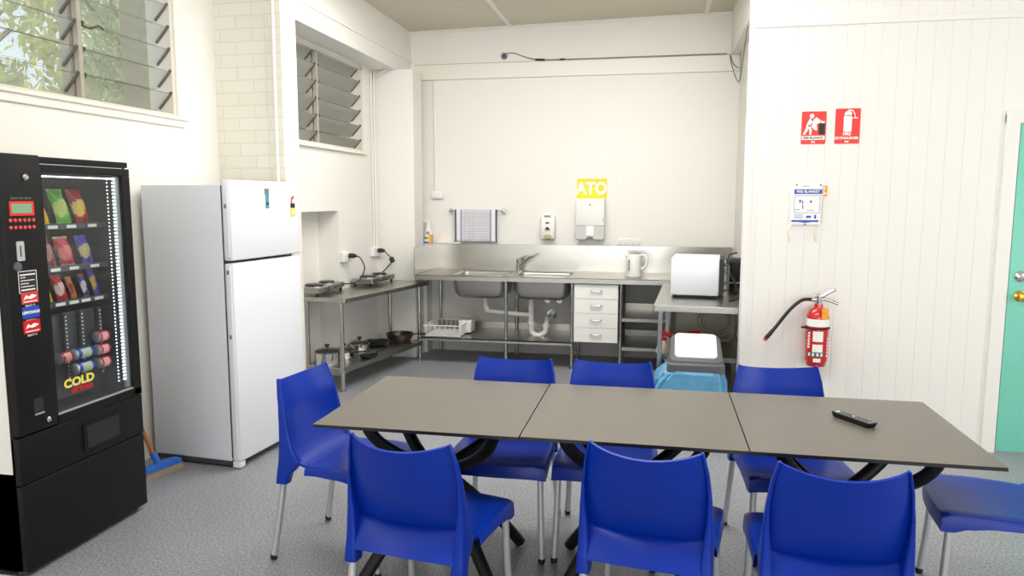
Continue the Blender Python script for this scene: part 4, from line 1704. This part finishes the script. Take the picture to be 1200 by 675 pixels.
# round sensor with its thin cable on the upper wall
se = thing('door_bell', 'small round grey sounder on upper back wall with thin trailing cable', 'sounder', (-1.556, YB, 3.01))
b = B(M['grey'], M['ink'])
mx = Matrix.Translation((-1.556, YB, 3.021)) @ Matrix.Rotation(R(90), 4, 'X')
b.lathe([(.033, 0), (.033, .012), (.024, .022), (.018, .018), (0, .018)], seg=24, m=mx)
b.use(1).lathe([(.012, .017), (.010, .024), (0, .024)], seg=16, m=mx)
b.build('body', se, world=True, smooth=40)
b = B(M['cable'], M['ink'])
b.tube(smooth_path([(-1.53, YB - .012, 3.045), (-1.45, YB - .014, 3.045), (-1.33, YB - .016, 3.0), (-1.2, YB - .036, 2.968), (-1.10, YB - .036, 2.966), (-.6, YB - .034, 2.964), (.60, YB - .034, 2.966)], 6), .0045, 6)
b.use(1).tube([(-1.235, YB - .034, 2.972), (-1.14, YB - .038, 2.966)], .010, 8)
b.tube([(-.99, YB - .036, 2.966), (-.94, YB - .036, 2.966)], .008, 8)
b.build('cable', se, world=True, smooth=50)
b = B(M['cable'])
b.tube(smooth_path([(.63, YB - .02, 2.95), (.64, 7.35, 2.83), (.69, 7.2, 2.66), (.66, 6.6, 2.74), (.62, 6.0, 2.85), (.565, 5.25, 2.74)], 6), .0045, 6)
b.tube(smooth_path([(.632, YB - .02, 2.96), (.655, 7.4, 2.86), (.70, 7.3, 2.80)], 6), .0045, 6)
tag(b.build('loose_cable', loc=(.64, 6.6, 2.66), smooth=50), 'thin cable looping from upper kitchen corner to partition top', 'cable')

# kettle
kt = thing('kettle', 'white electric jug kettle standing on sink bench near oven', 'kettle', (-.215, 7.05, BZ + .001), R(0))
b = B(M['white'])
b.lathe([(.0, .0), (.078, 0), (.082, .012), (.082, .020)], seg=28, sx=.95, sy=.85)
b.build('base', kt, smooth=40)
b = B(M['white'])
b.lathe([(.076, .020), (.078, .03), (.070, .12), (.066, .195), (.060, .205), (.02, .214), (0, .214)], seg=28, sx=.95, sy=.85)
b.tube([(-.052, 0, .20), (-.078, 0, .205), (-.085, 0, .203)], [.024, .018, .012], 10)
b.build('jug', kt, smooth=45)
b = B(M['white'])
b.tube(smooth_path([(.050, 0, .198), (.09, 0, .205), (.118, 0, .175), (.118, 0, .13), (.10, 0, .09), (.066, 0, .075)], 5), .013, 10, flat=.9)
b.build('handle', kt, smooth=50)
b = B(M['grey'])
b.box(-.048, -.036, -.064, -.050, .06, .165)
b.build('level_window', kt)

# ------------------------------------------------------------------ microwave table, oven and what is under it
ML = (-.016, 5.30, 0)
mt = thing('steel_table', 'deep stainless steel table carrying the white oven, in right kitchen corner', 'table', ML, R(-3.0))
MW, MD, MZ = .66, 1.47, .85
b = B(M['steel'])
b.prism(rrect(0, MW, 0, MD, .008), MZ - .046, MZ, 'xy')
b.build('worktop', mt, bevel=.003)
for x in (.03, MW - .05):
    for y in (.05, MD - .06):
        b = B(M['steel_tube'])
        b.box(x, x + .032, y, y + .032, .0, MZ - .04)
        b.build('leg', mt, bevel=.003)
b = B(M['steel'])
b.box(.03, MW - .03, .12, MD - .05, .452, .466)
b.box(.03, MW - .03, .12, .135, .435, .466)
b.build('shelf', mt, bevel=.002)
b = B(M['steel_tube'])
b.tube([(.10, .42, .466), (.10, .42, MZ - .046)], .014, 10)
b.build('shelf_support', mt, smooth=50)

mo = thing('benchtop_oven', 'white boxy benchtop oven seen from its plain side on steel table', 'oven', (.105, 5.74, MZ + .001), R(-5))
OW, OD, OH = .375, .44, .305
b = B(M['fridge'])
b.box(0, OW - .02, 0, OD, .02, OH, bev=.008)
b.build('body', mo, smooth=40)
b = B(M['ink'], M['dgrey'])
b.box(OW - .022, OW + .012, .008, OD - .008, .028, OH - .008)
b.use(1).box(OW + .012, OW + .016, .03, OD - .11, .05, OH - .05)
dd = b.build('door', mo, bevel=.003)
b = B(M['dgrey'])
b.tube([(OW + .012, .035, .06), (OW + .045, .035, .07), (OW + .045, .035, .25), (OW + .012, .035, .26)], .011, 8)
b.build('handle', dd, smooth=50)
b = B(M['alu'])
for z in (.25, .20):
    b.lathe([(.014, 0), (.012, .015), (0, .015)], seg=14, m=Matrix.Translation((OW + .012, .38, z)) @ Matrix.Rotation(R(90), 4, 'Y'))
b.build('knob', dd, smooth=40)
for x in (.03, OW - .05):
    for y in (.03, OD - .03):
        b = B(M['foot'])
        b.lathe([(.014, 0), (.014, .022)], (x, y, 0), 10)
        b.build('foot', mo, smooth=40)

ta = thing('toaster', 'black benchtop appliance with trailing cords squeezed between oven and right wall', 'appliance', (.645, 6.28, MZ), R(88))
b = B(M['blackm'])
b.box(-.13, .13, -.07, .07, .012, .265, bev=.025)
b.build('body', ta, smooth=40)
b = B(M['ink'])
b.box(-.10, .10, -.045, -.015, .263, .267)
b.box(-.10, .10, .015, .045, .263, .267)
b.build('slot', ta)
b = B(M['chrome'])
b.box(-.132, .132, -.072, .072, .075, .085)
b.build('trim_band', ta, bevel=.001)
b = B(M['foot'])
for x in (-.1, .1):
    for y in (-.05, .05):
        b = B(M['foot'])
        b.lathe([(.012, .001), (.012, .014)], (x, y, 0), 10)
        b.build('foot', ta)
b = B(M['ink'])
b.tube(smooth_path([(.66, 6.62, 1.05), (.60, 6.50, 1.10), (.57, 6.35, 1.09), (.57, 6.2, 1.03), (.60, 6.05, .95), (.62, 5.85, .88), (.56, 5.66, .862), (.53, 5.58, .859)], 6), .0085, 8)
b.tube(smooth_path([(.70, 6.9, 1.12), (.62, 6.7, 1.115), (.59, 6.4, 1.09), (.59, 6.2, 1.0), (.62, 6.1, .93), (.60, 6.0, .87)], 6), .007, 8)
b.build('power_cord', ta, world=True, smooth=50)

ty = thing('metal_tray', 'large dull grey metal tray leaning on its edge under oven table', 'tray', (.37, 6.02, .466), 0)
b = B(M['dull_steel'])
mxt = chain(ty) @ Matrix.Translation((0, -.02, .004)) @ Matrix.Rotation(R(-14), 4, 'X')
rs = []
for ins, y in ((0, .0), (.006, -.006), (.02, -.004), (.035, .022), (.06, .026)):
    rs.append([mxt @ Vector((p[0], y, p[1])) for p in rrect(-.26 + ins, .25 - ins, 0 + ins, .335 - ins, .06, 6)])
b.rings(rs, True, False, True)
b.lathe([(.11, .020), (.105, .012), (.09, .012), (.085, .020)], seg=32, m=mxt @ Matrix.Translation((.10, .006, .17)) @ Matrix.Rotation(R(-90), 4, 'X') @ Matrix.Scale(1.25, 4, (1, 0, 0)), caps=False)
b.build('pan', ty, world=True, smooth=50, solid=.0025, soff=0)

dp = thing('dustpan', 'red plastic dustpan lying on shelf under oven table', 'dustpan', (.17, 5.56, .50), R(0))
b = B(M['dustred'])
rs = []
for x, z0, z1, wd in ((-.03, .045, .10, .02), (.02, .055, .09, .10), (.08, .066, .105, .12), (.165, .070, .115, .12)):
    rs.append([(x, -wd, z1), (x, -wd, z0), (x, wd, z0), (x, wd, z1), (x, wd - .004, z1), (x, wd - .004, z0 + .004), (x, -wd + .004, z0 + .004), (x, -wd + .004, z1)])
b.rings(rs)
b.build('pan', dp)
b = B(M['dustred'])
b.tube(smooth_path([(-.01, 0, .075), (-.075, -.01, .095), (-.135, -.015, .125)]), [.014] * 8 + [.018] * 5, 10)
b.tube(smooth_path([(-.035, -.02, .085), (-.03, -.03, .03), (-.02, -.035, -.030)]), .016, 8)
b.build('handle', dp, smooth=50)
jg = thing('plastic_jug', 'pale beige plastic jug on shelf under red dustpan', 'jug', (.06, 5.50, .4675), 0)
b = B(mat('beige_plastic', (196, 186, 168), .5), M['white'])
b.lathe([(0, 0), (.052, 0), (.054, .01), (.042, .06), (.026, .085), (.022, .10), (0, .10)], seg=24)
b.build('body', jg, smooth=50)
b = B(M['dustred'])
b.lathe([(.024, .098), (.024, .115), (0, .118)], seg=18)
b.build('cap', jg, smooth=40)

# bin with swing lid and liner
bn = thing('rubbish_bin', 'grey rubbish bin with white swing lid and blue liner under oven table', 'bin', (.268, 5.02, 0), R(-1))
b = B(M['grey'])
rs = []
for z, sx, sy in ((0, .13, .115), (.02, .135, .12), (.44, .165, .15), (.455, .168, .153)):
    rs.append([Vector((p[0], p[1], z)) for p in rrect(-sx, sx, -sy, sy, .035, 5)])
b.rings(rs)
b.build('body', bn, smooth=45)
b = B(M['liner'])
rnd = random.Random(4)
rs = []
N = 96
for k, (z, sx, sy) in enumerate(((.485, .176, .160), (.46, .192, .172), (.42, .212, .185), (.36, .228, .196), (.30, .236, .20), (.24, .228, .196), (.20, .215, .19))):
    ring = []
    base = rrect(-sx, sx, -sy, sy, .07, 23)
    for i, p in enumerate(base):
        a = 2 * PI * i / len(base)
        wv = 1 + min(1, k / 1.5) * (.045 * math.sin(11 * a + .9 * k) + .035 * math.sin(19 * a + 2.1 * k) + rnd.uniform(-.02, .02)) + .05 * min(1, k / 3) * (math.cos(a) < -.3)
        ring.append(Vector((p[0] * wv - .012 * min(k, 3), p[1] * wv, z + .010 * math.sin(7 * a) * (k > 4))))
    rs.append(ring)
b.rings(rs, True, False, False)
b.build('liner', bn, smooth=25)['label'] = 'crumpled translucent blue liner'
b = B(M['dgrey'])
rs = []
for z, sx, y0, y1 in ((.475, .186, -.165, .165), (.520, .183, -.160, .160), (.53, .176, -.150, .155)):
    rs.append([Vector((p[0], p[1], z)) for p in rrect(-sx, sx, y0, y1, .035, 5)])
b.rings(rs)
rs = []
for zf, zb, sx, y0, y1 in ((.525, .525, .176, -.150, .155), (.545, .66, .166, -.145, .150), (.55, .675, .152, -.135, .140)):
    rs.append([Vector((p[0], p[1], zf + (zb - zf) * max(0, min(1, (p[1] - y0) / (y1 - y0))))) for p in rrect(-sx, sx, y0, y1, .04, 5)])
b.rings(rs)
b.build('lid_rim', bn, smooth=35)
b = B(M['white'])
rs = []
for dz, ins in ((0, 0), (.010, .002), (.014, .010)):
    rs.append([Vector((p[0], p[1], .552 + .122 * (p[1] + .135) / .275 + dz)) for p in rrect(-.137 + ins, .137 - ins, -.112 + ins, .135 - ins, .03, 6)])
b.rings(rs)
b.build('swing_flap', bn, smooth=40)['label'] = 'white swing flap'

# ------------------------------------------------------------------ partition: signs, fire blanket, extinguisher
F0 = YP
fb = tag(B(M['red']).prism(rrect(.880, 1.026, 1.945, 2.148, .008), F0 - .004, F0 + .002, 'xz').build('fire_sign', loc=(.953, F0, 2.046)), 'red fire blanket sign with white figure, left of two red signs', 'sign', 'red fire signs on the partition')
b = B(M['paper'], M['ink'])


def disc(x, z, r, y0, y1, n=18):
    b.prism([(x + r * math.cos(2 * PI * k / n), z + r * math.sin(2 * PI * k / n)) for k in range(n)], y0, y1)


y0, y1 = F0 - .0056, F0 - .0035
disc(.940, 2.120, .0135, y0, y1)
b.prism([(.928, 2.104), (.944, 2.106), (.952, 2.098), (.935, 2.066), (.926, 2.058), (.912, 2.072)], y0, y1)
b.prism([(.935, 2.103), (.955, 2.100), (.992, 2.086), (.990, 2.076), (.958, 2.086), (.94, 2.092)], y0, y1)
b.prism([(.912, 2.072), (.930, 2.058), (.920, 2.035), (.903, 2.004), (.889, 2.004), (.906, 2.042)], y0, y1)
b.prism([(.918, 2.066), (.932, 2.060), (.942, 2.034), (.940, 2.004), (.928, 2.004), (.928, 2.032)], y0, y1)
b.prism([(.950, 2.098), (.968, 2.112), (.994, 2.090), (.985, 2.076), (.970, 2.068), (.974, 2.030), (.962, 2.030), (.940, 2.050)], y0 - .0003, y1)
b.prism([(.993, 2.076), (1.000, 2.092), (1.006, 2.082), (1.014, 2.090), (1.018, 2.074)], y0, y1)
b.box(.884, 1.022, y0, y1, 1.971, 1.996)
b.use(1).box(.984, 1.020, y0 - .0002, y1, 2.004, 2.074)
b.build('pictogram', fb, world=True)
lettering('FIRE BLANKET', .0195, (0, -.0060, 1.9835 - 2.046), FACE, M['ink'], fb, bold=.0003, sx=.98)
lettering('FIRE', .013, (0, -.0047, 1.957 - 2.046), FACE, M['paper'], fb, bold=.0008)

fs = tag(B(M['red']).prism(rrect(1.081, 1.227, 1.945, 2.162, .003), F0 - .004, F0 + .002, 'xz').build('fire_sign', loc=(1.154, F0, 2.05)), 'red fire extinguisher sign with white cylinder, right of two red signs', 'sign', 'red fire signs on the partition')
b = B(M['paper'])
b.prism(rrect(1.130, 1.178, 2.018, 2.120, .008), y0, y1)
b.prism([(1.133, 2.116), (1.133, 2.132), (1.142, 2.145), (1.152, 2.150), (1.164, 2.148), (1.175, 2.134), (1.175, 2.116)], y0, y1)
b.prism([(1.150, 2.146), (1.152, 2.156), (1.184, 2.152), (1.182, 2.146)], y0, y1)
b.prism([(1.180, 2.150), (1.192, 2.138), (1.200, 2.108), (1.196, 2.106), (1.188, 2.134), (1.178, 2.144)], y0, y1)
b.box(1.184, 1.212, y0, y1, 2.100, 2.106)
b.build('pictogram', fs, world=True)
lettering('FIRE', .0235, (-.002, -.0052, 2.004 - 2.05), FACE, M['paper'], fs, bold=.0010, sx=1.1)
lettering('EXTINGUISHER', .0205, (-.002, -.0052, 1.979 - 2.05), FACE, M['paper'], fs, bold=.0008, sx=.98)
lettering('FIRE', .013, (-.002, -.0047, 1.957 - 2.05), FACE, M['paper'], fs, bold=.0008)

bk_ = thing('fire_blanket', 'white fire blanket packet with blue print and orange tag below signs', 'fire blanket', (.936, F0, 1.41), 0, None)
b = B(M['paper'])
rs = []
for ins, y in ((0, F0 - .001), (0, F0 - .012), (.01, F0 - .02)):
    rs.append([Vector((p[0] + (p[1] - 1.42) * .03, y, p[1])) for p in rrect(.838 + ins, 1.018 - ins, 1.428 + ins, 1.700 - ins, .006, 3)])
b.rings(rs)
b.build('pouch', bk_, world=True, smooth=30)
b = B(M['inkblue'], M['ink'])
yy0, yy1 = F0 - .0212, F0 - .0195
b.box(.852, 1.020, yy0, yy1, 1.630, 1.660)
b.box(.842, 1.006, yy0, yy1, 1.452, 1.464)
b.prism([(.885, 1.452), (.965, 1.452), (.925, 1.446)], yy0, yy1)
for a in ((.856, 1.015, 1.618, 1.620), (.852, 1.008, 1.510, 1.512), (.854, .856, 1.511, 1.619), (1.008, 1.010, 1.511, 1.619)):
    b.box(a[0], a[1], yy0, yy1, a[2], a[3])
for x, z, w_, h in ((.89, 1.585, .010, .018), (.905, 1.578, .006, .022), (.955, 1.582, .012, .014), (.908, 1.548, .006, .026), (.955, 1.525, .04, .003), (.875, 1.53, .03, .003), (.945, 1.485, .03, .014), (.985, 1.485, .012, .024)):
    b.box(x - w_ / 2, x + w_ / 2, yy0, yy1, z - h / 2, z + h / 2)
for k in range(4):
    b.box(.858, .91, yy0, yy1, 1.476 + k * .007, 1.478 + k * .007)
b.build('blue_print', bk_, world=True)
lettering('FIRE BLANKET', .024, (0, -.0216, .235), FACE, M['paper'], bk_, bold=.0006, sx=.92)
lettering('FIRST AID'[:5], .016, (-.015, -.0206, .268), FACE, M['grey'], bk_)
b = B(M['bark'])
for x, z in ((.866, 1.688), (1.010, 1.686), (.925, 1.436)):
    b.lathe([(.006, 0), (.006, .004), (0, .005)], seg=12, m=Matrix.Translation((x, F0 - .018, z)) @ Matrix.Rotation(R(90), 4, 'X'))
b.build('screw', bk_, world=True)
b = B(M['orange'], M['paper'])
b.prism(rrect(1.020, 1.052, 1.615, 1.684, .004), F0 - .010, F0 - .007)
b.use(1).prism([(1.034, 1.668), (1.040, 1.672), (1.038, 1.656), (1.034, 1.656)], F0 - .0106, F0 - .0096)
b.box(1.026, 1.047, F0 - .0106, F0 - .0096, 1.628, 1.640)
b.build('orange_tag', bk_, world=True)
cs_ = mat('cream_strap', (226, 218, 196), .8)
for x in (.832, .990):
    b = B(cs_)
    p = smooth_path([(x + .006, F0 - .012, 1.432), (x - .006, F0 - .018, 1.40), (x - .002, F0 - .018, 1.36), (x + .006, F0 - .016, 1.325)])
    b.tube(p, .009, 6, flat=.25)
    b.build('pull_strap', bk_, world=True, smooth=50)
b = B(cs_)
b.tube([(1.032, F0 - .012, 1.69), (1.026, F0 - .012, 1.45)], .004, 6)
b.build('string', bk_, world=True, smooth=50)

EX, EY = 1.018, F0 - .095
ex = thing('fire_extinguisher', 'red fire extinguisher with black hose hanging on white partition', 'fire extinguisher', (EX, EY, .535), 0)
b = B(M['extred'])
b.lathe([(.0, .0), (.056, 0), (.060, .006), (.060, .024), (.067, .030), (.067, .040), (.068, .05), (.068, .315), (.062, .345), (.045, .368), (.028, .378), (.026, .40), (0, .40)], (EX, EY, .535), 32)
b.build('cylinder', ex, world=True, smooth=35)
b = B(M['paper'], mat('teal_print', (40, 96, 96), .5), M['red'])
rr = .0686


def wrap(a0, a1, z0, z1, n=8, r=rr):
    b.grid(lambda i, j: Vector((EX + r * math.sin(R(a0 + (a1 - a0) * i)), EY - r * math.cos(R(a0 + (a1 - a0) * i)), z0 + (z1 - z0) * j)), n, 1)


wrap(-100, 100, .795, .842, 28)
for z0, z1 in ((.700, .766), (.632, .682)):
    wrap(-32, 20, z0, z1)
wrap(-25, 12, .568, .592)
for k in range(6):
    wrap(-62, -48, .655 + k * .018, .667 + k * .018, 3)
    wrap(48, 58, .60 + k * .022, .614 + k * .022, 3)
b.use(1).mi = 1
wrap(-60, 26, .602, .630, 12)
b.use(0)
for a in (-48, -26, -4, 16):
    wrap(a - 6, a + 5, .606, .626, 3, rr + .0006)
b.build('printed_label', ex, world=True, recalc=True, solid=.0005, soff=0)['label'] = 'white band and printed panels'
b = B(M['blackm'])
ring = [(EX + .071 * math.sin(R(a)), EY - .071 * math.cos(R(a)), .783) for a in range(-178, 180, 8)]
b.tube(ring, .006, 6)
b.tube([(EX - .06, EY - .035, .784), (EX - .105, EY - .03, .786)], .007, 6)
b.box(EX - .03, EX + .03, EY + .066, F0, .70, .83)
b.build('wall_bracket', ex, world=True, smooth=40)
b = B(M['chrome'])
b.tube([(EX, EY, .93), (EX, EY, .985)], .020, 14)
b.tube([(EX - .045, EY, .962), (EX + .02, EY, .962)], .014, 10)
vb = b.build('valve', ex, world=True, smooth=40)
b = B(M['chrome'])
b.tube(smooth_path([(EX - .022, EY, .985), (EX + .02, EY - .005, .985), (EX + .075, EY - .01, 1.02), (EX + .095, EY - .01, 1.028)]), .008, 8, flat=1.4)
b.tube(smooth_path([(EX + .0, EY, .968), (EX + .05, EY - .005, .962), (EX + .115, EY - .01, .938)]), .007, 8, flat=1.4)
b.build('lever', vb, world=True, smooth=50)
b = B(M['foot'], M['red'])
hp_ = smooth_path([(EX - .04, EY, .962), (EX - .10, EY - .01, .958), (EX - .155, EY - .015, .915), (EX - .20, EY - .015, .86), (EX - .26, EY - .01, .772), (EX - .315, EY - .01, .70)])
b.tube(hp_, [.011] * (len(hp_) - 6) + [.0115, .013, .014, .014, .014, .014], 10)
b.use(1).tube([hp_[-1], hp_[-1] + Vector((-.009, 0, -.012))], .0125, 10)
b.build('hose', ex, world=True, smooth=50)['label'] = 'black discharge hose with red tip'
b = B(M['orange'])
b.prism(rrect(EX + .008, EX + .048, .846, .915, .004), EY - .074, EY - .072)
b.build('orange_tag', ex, world=True)
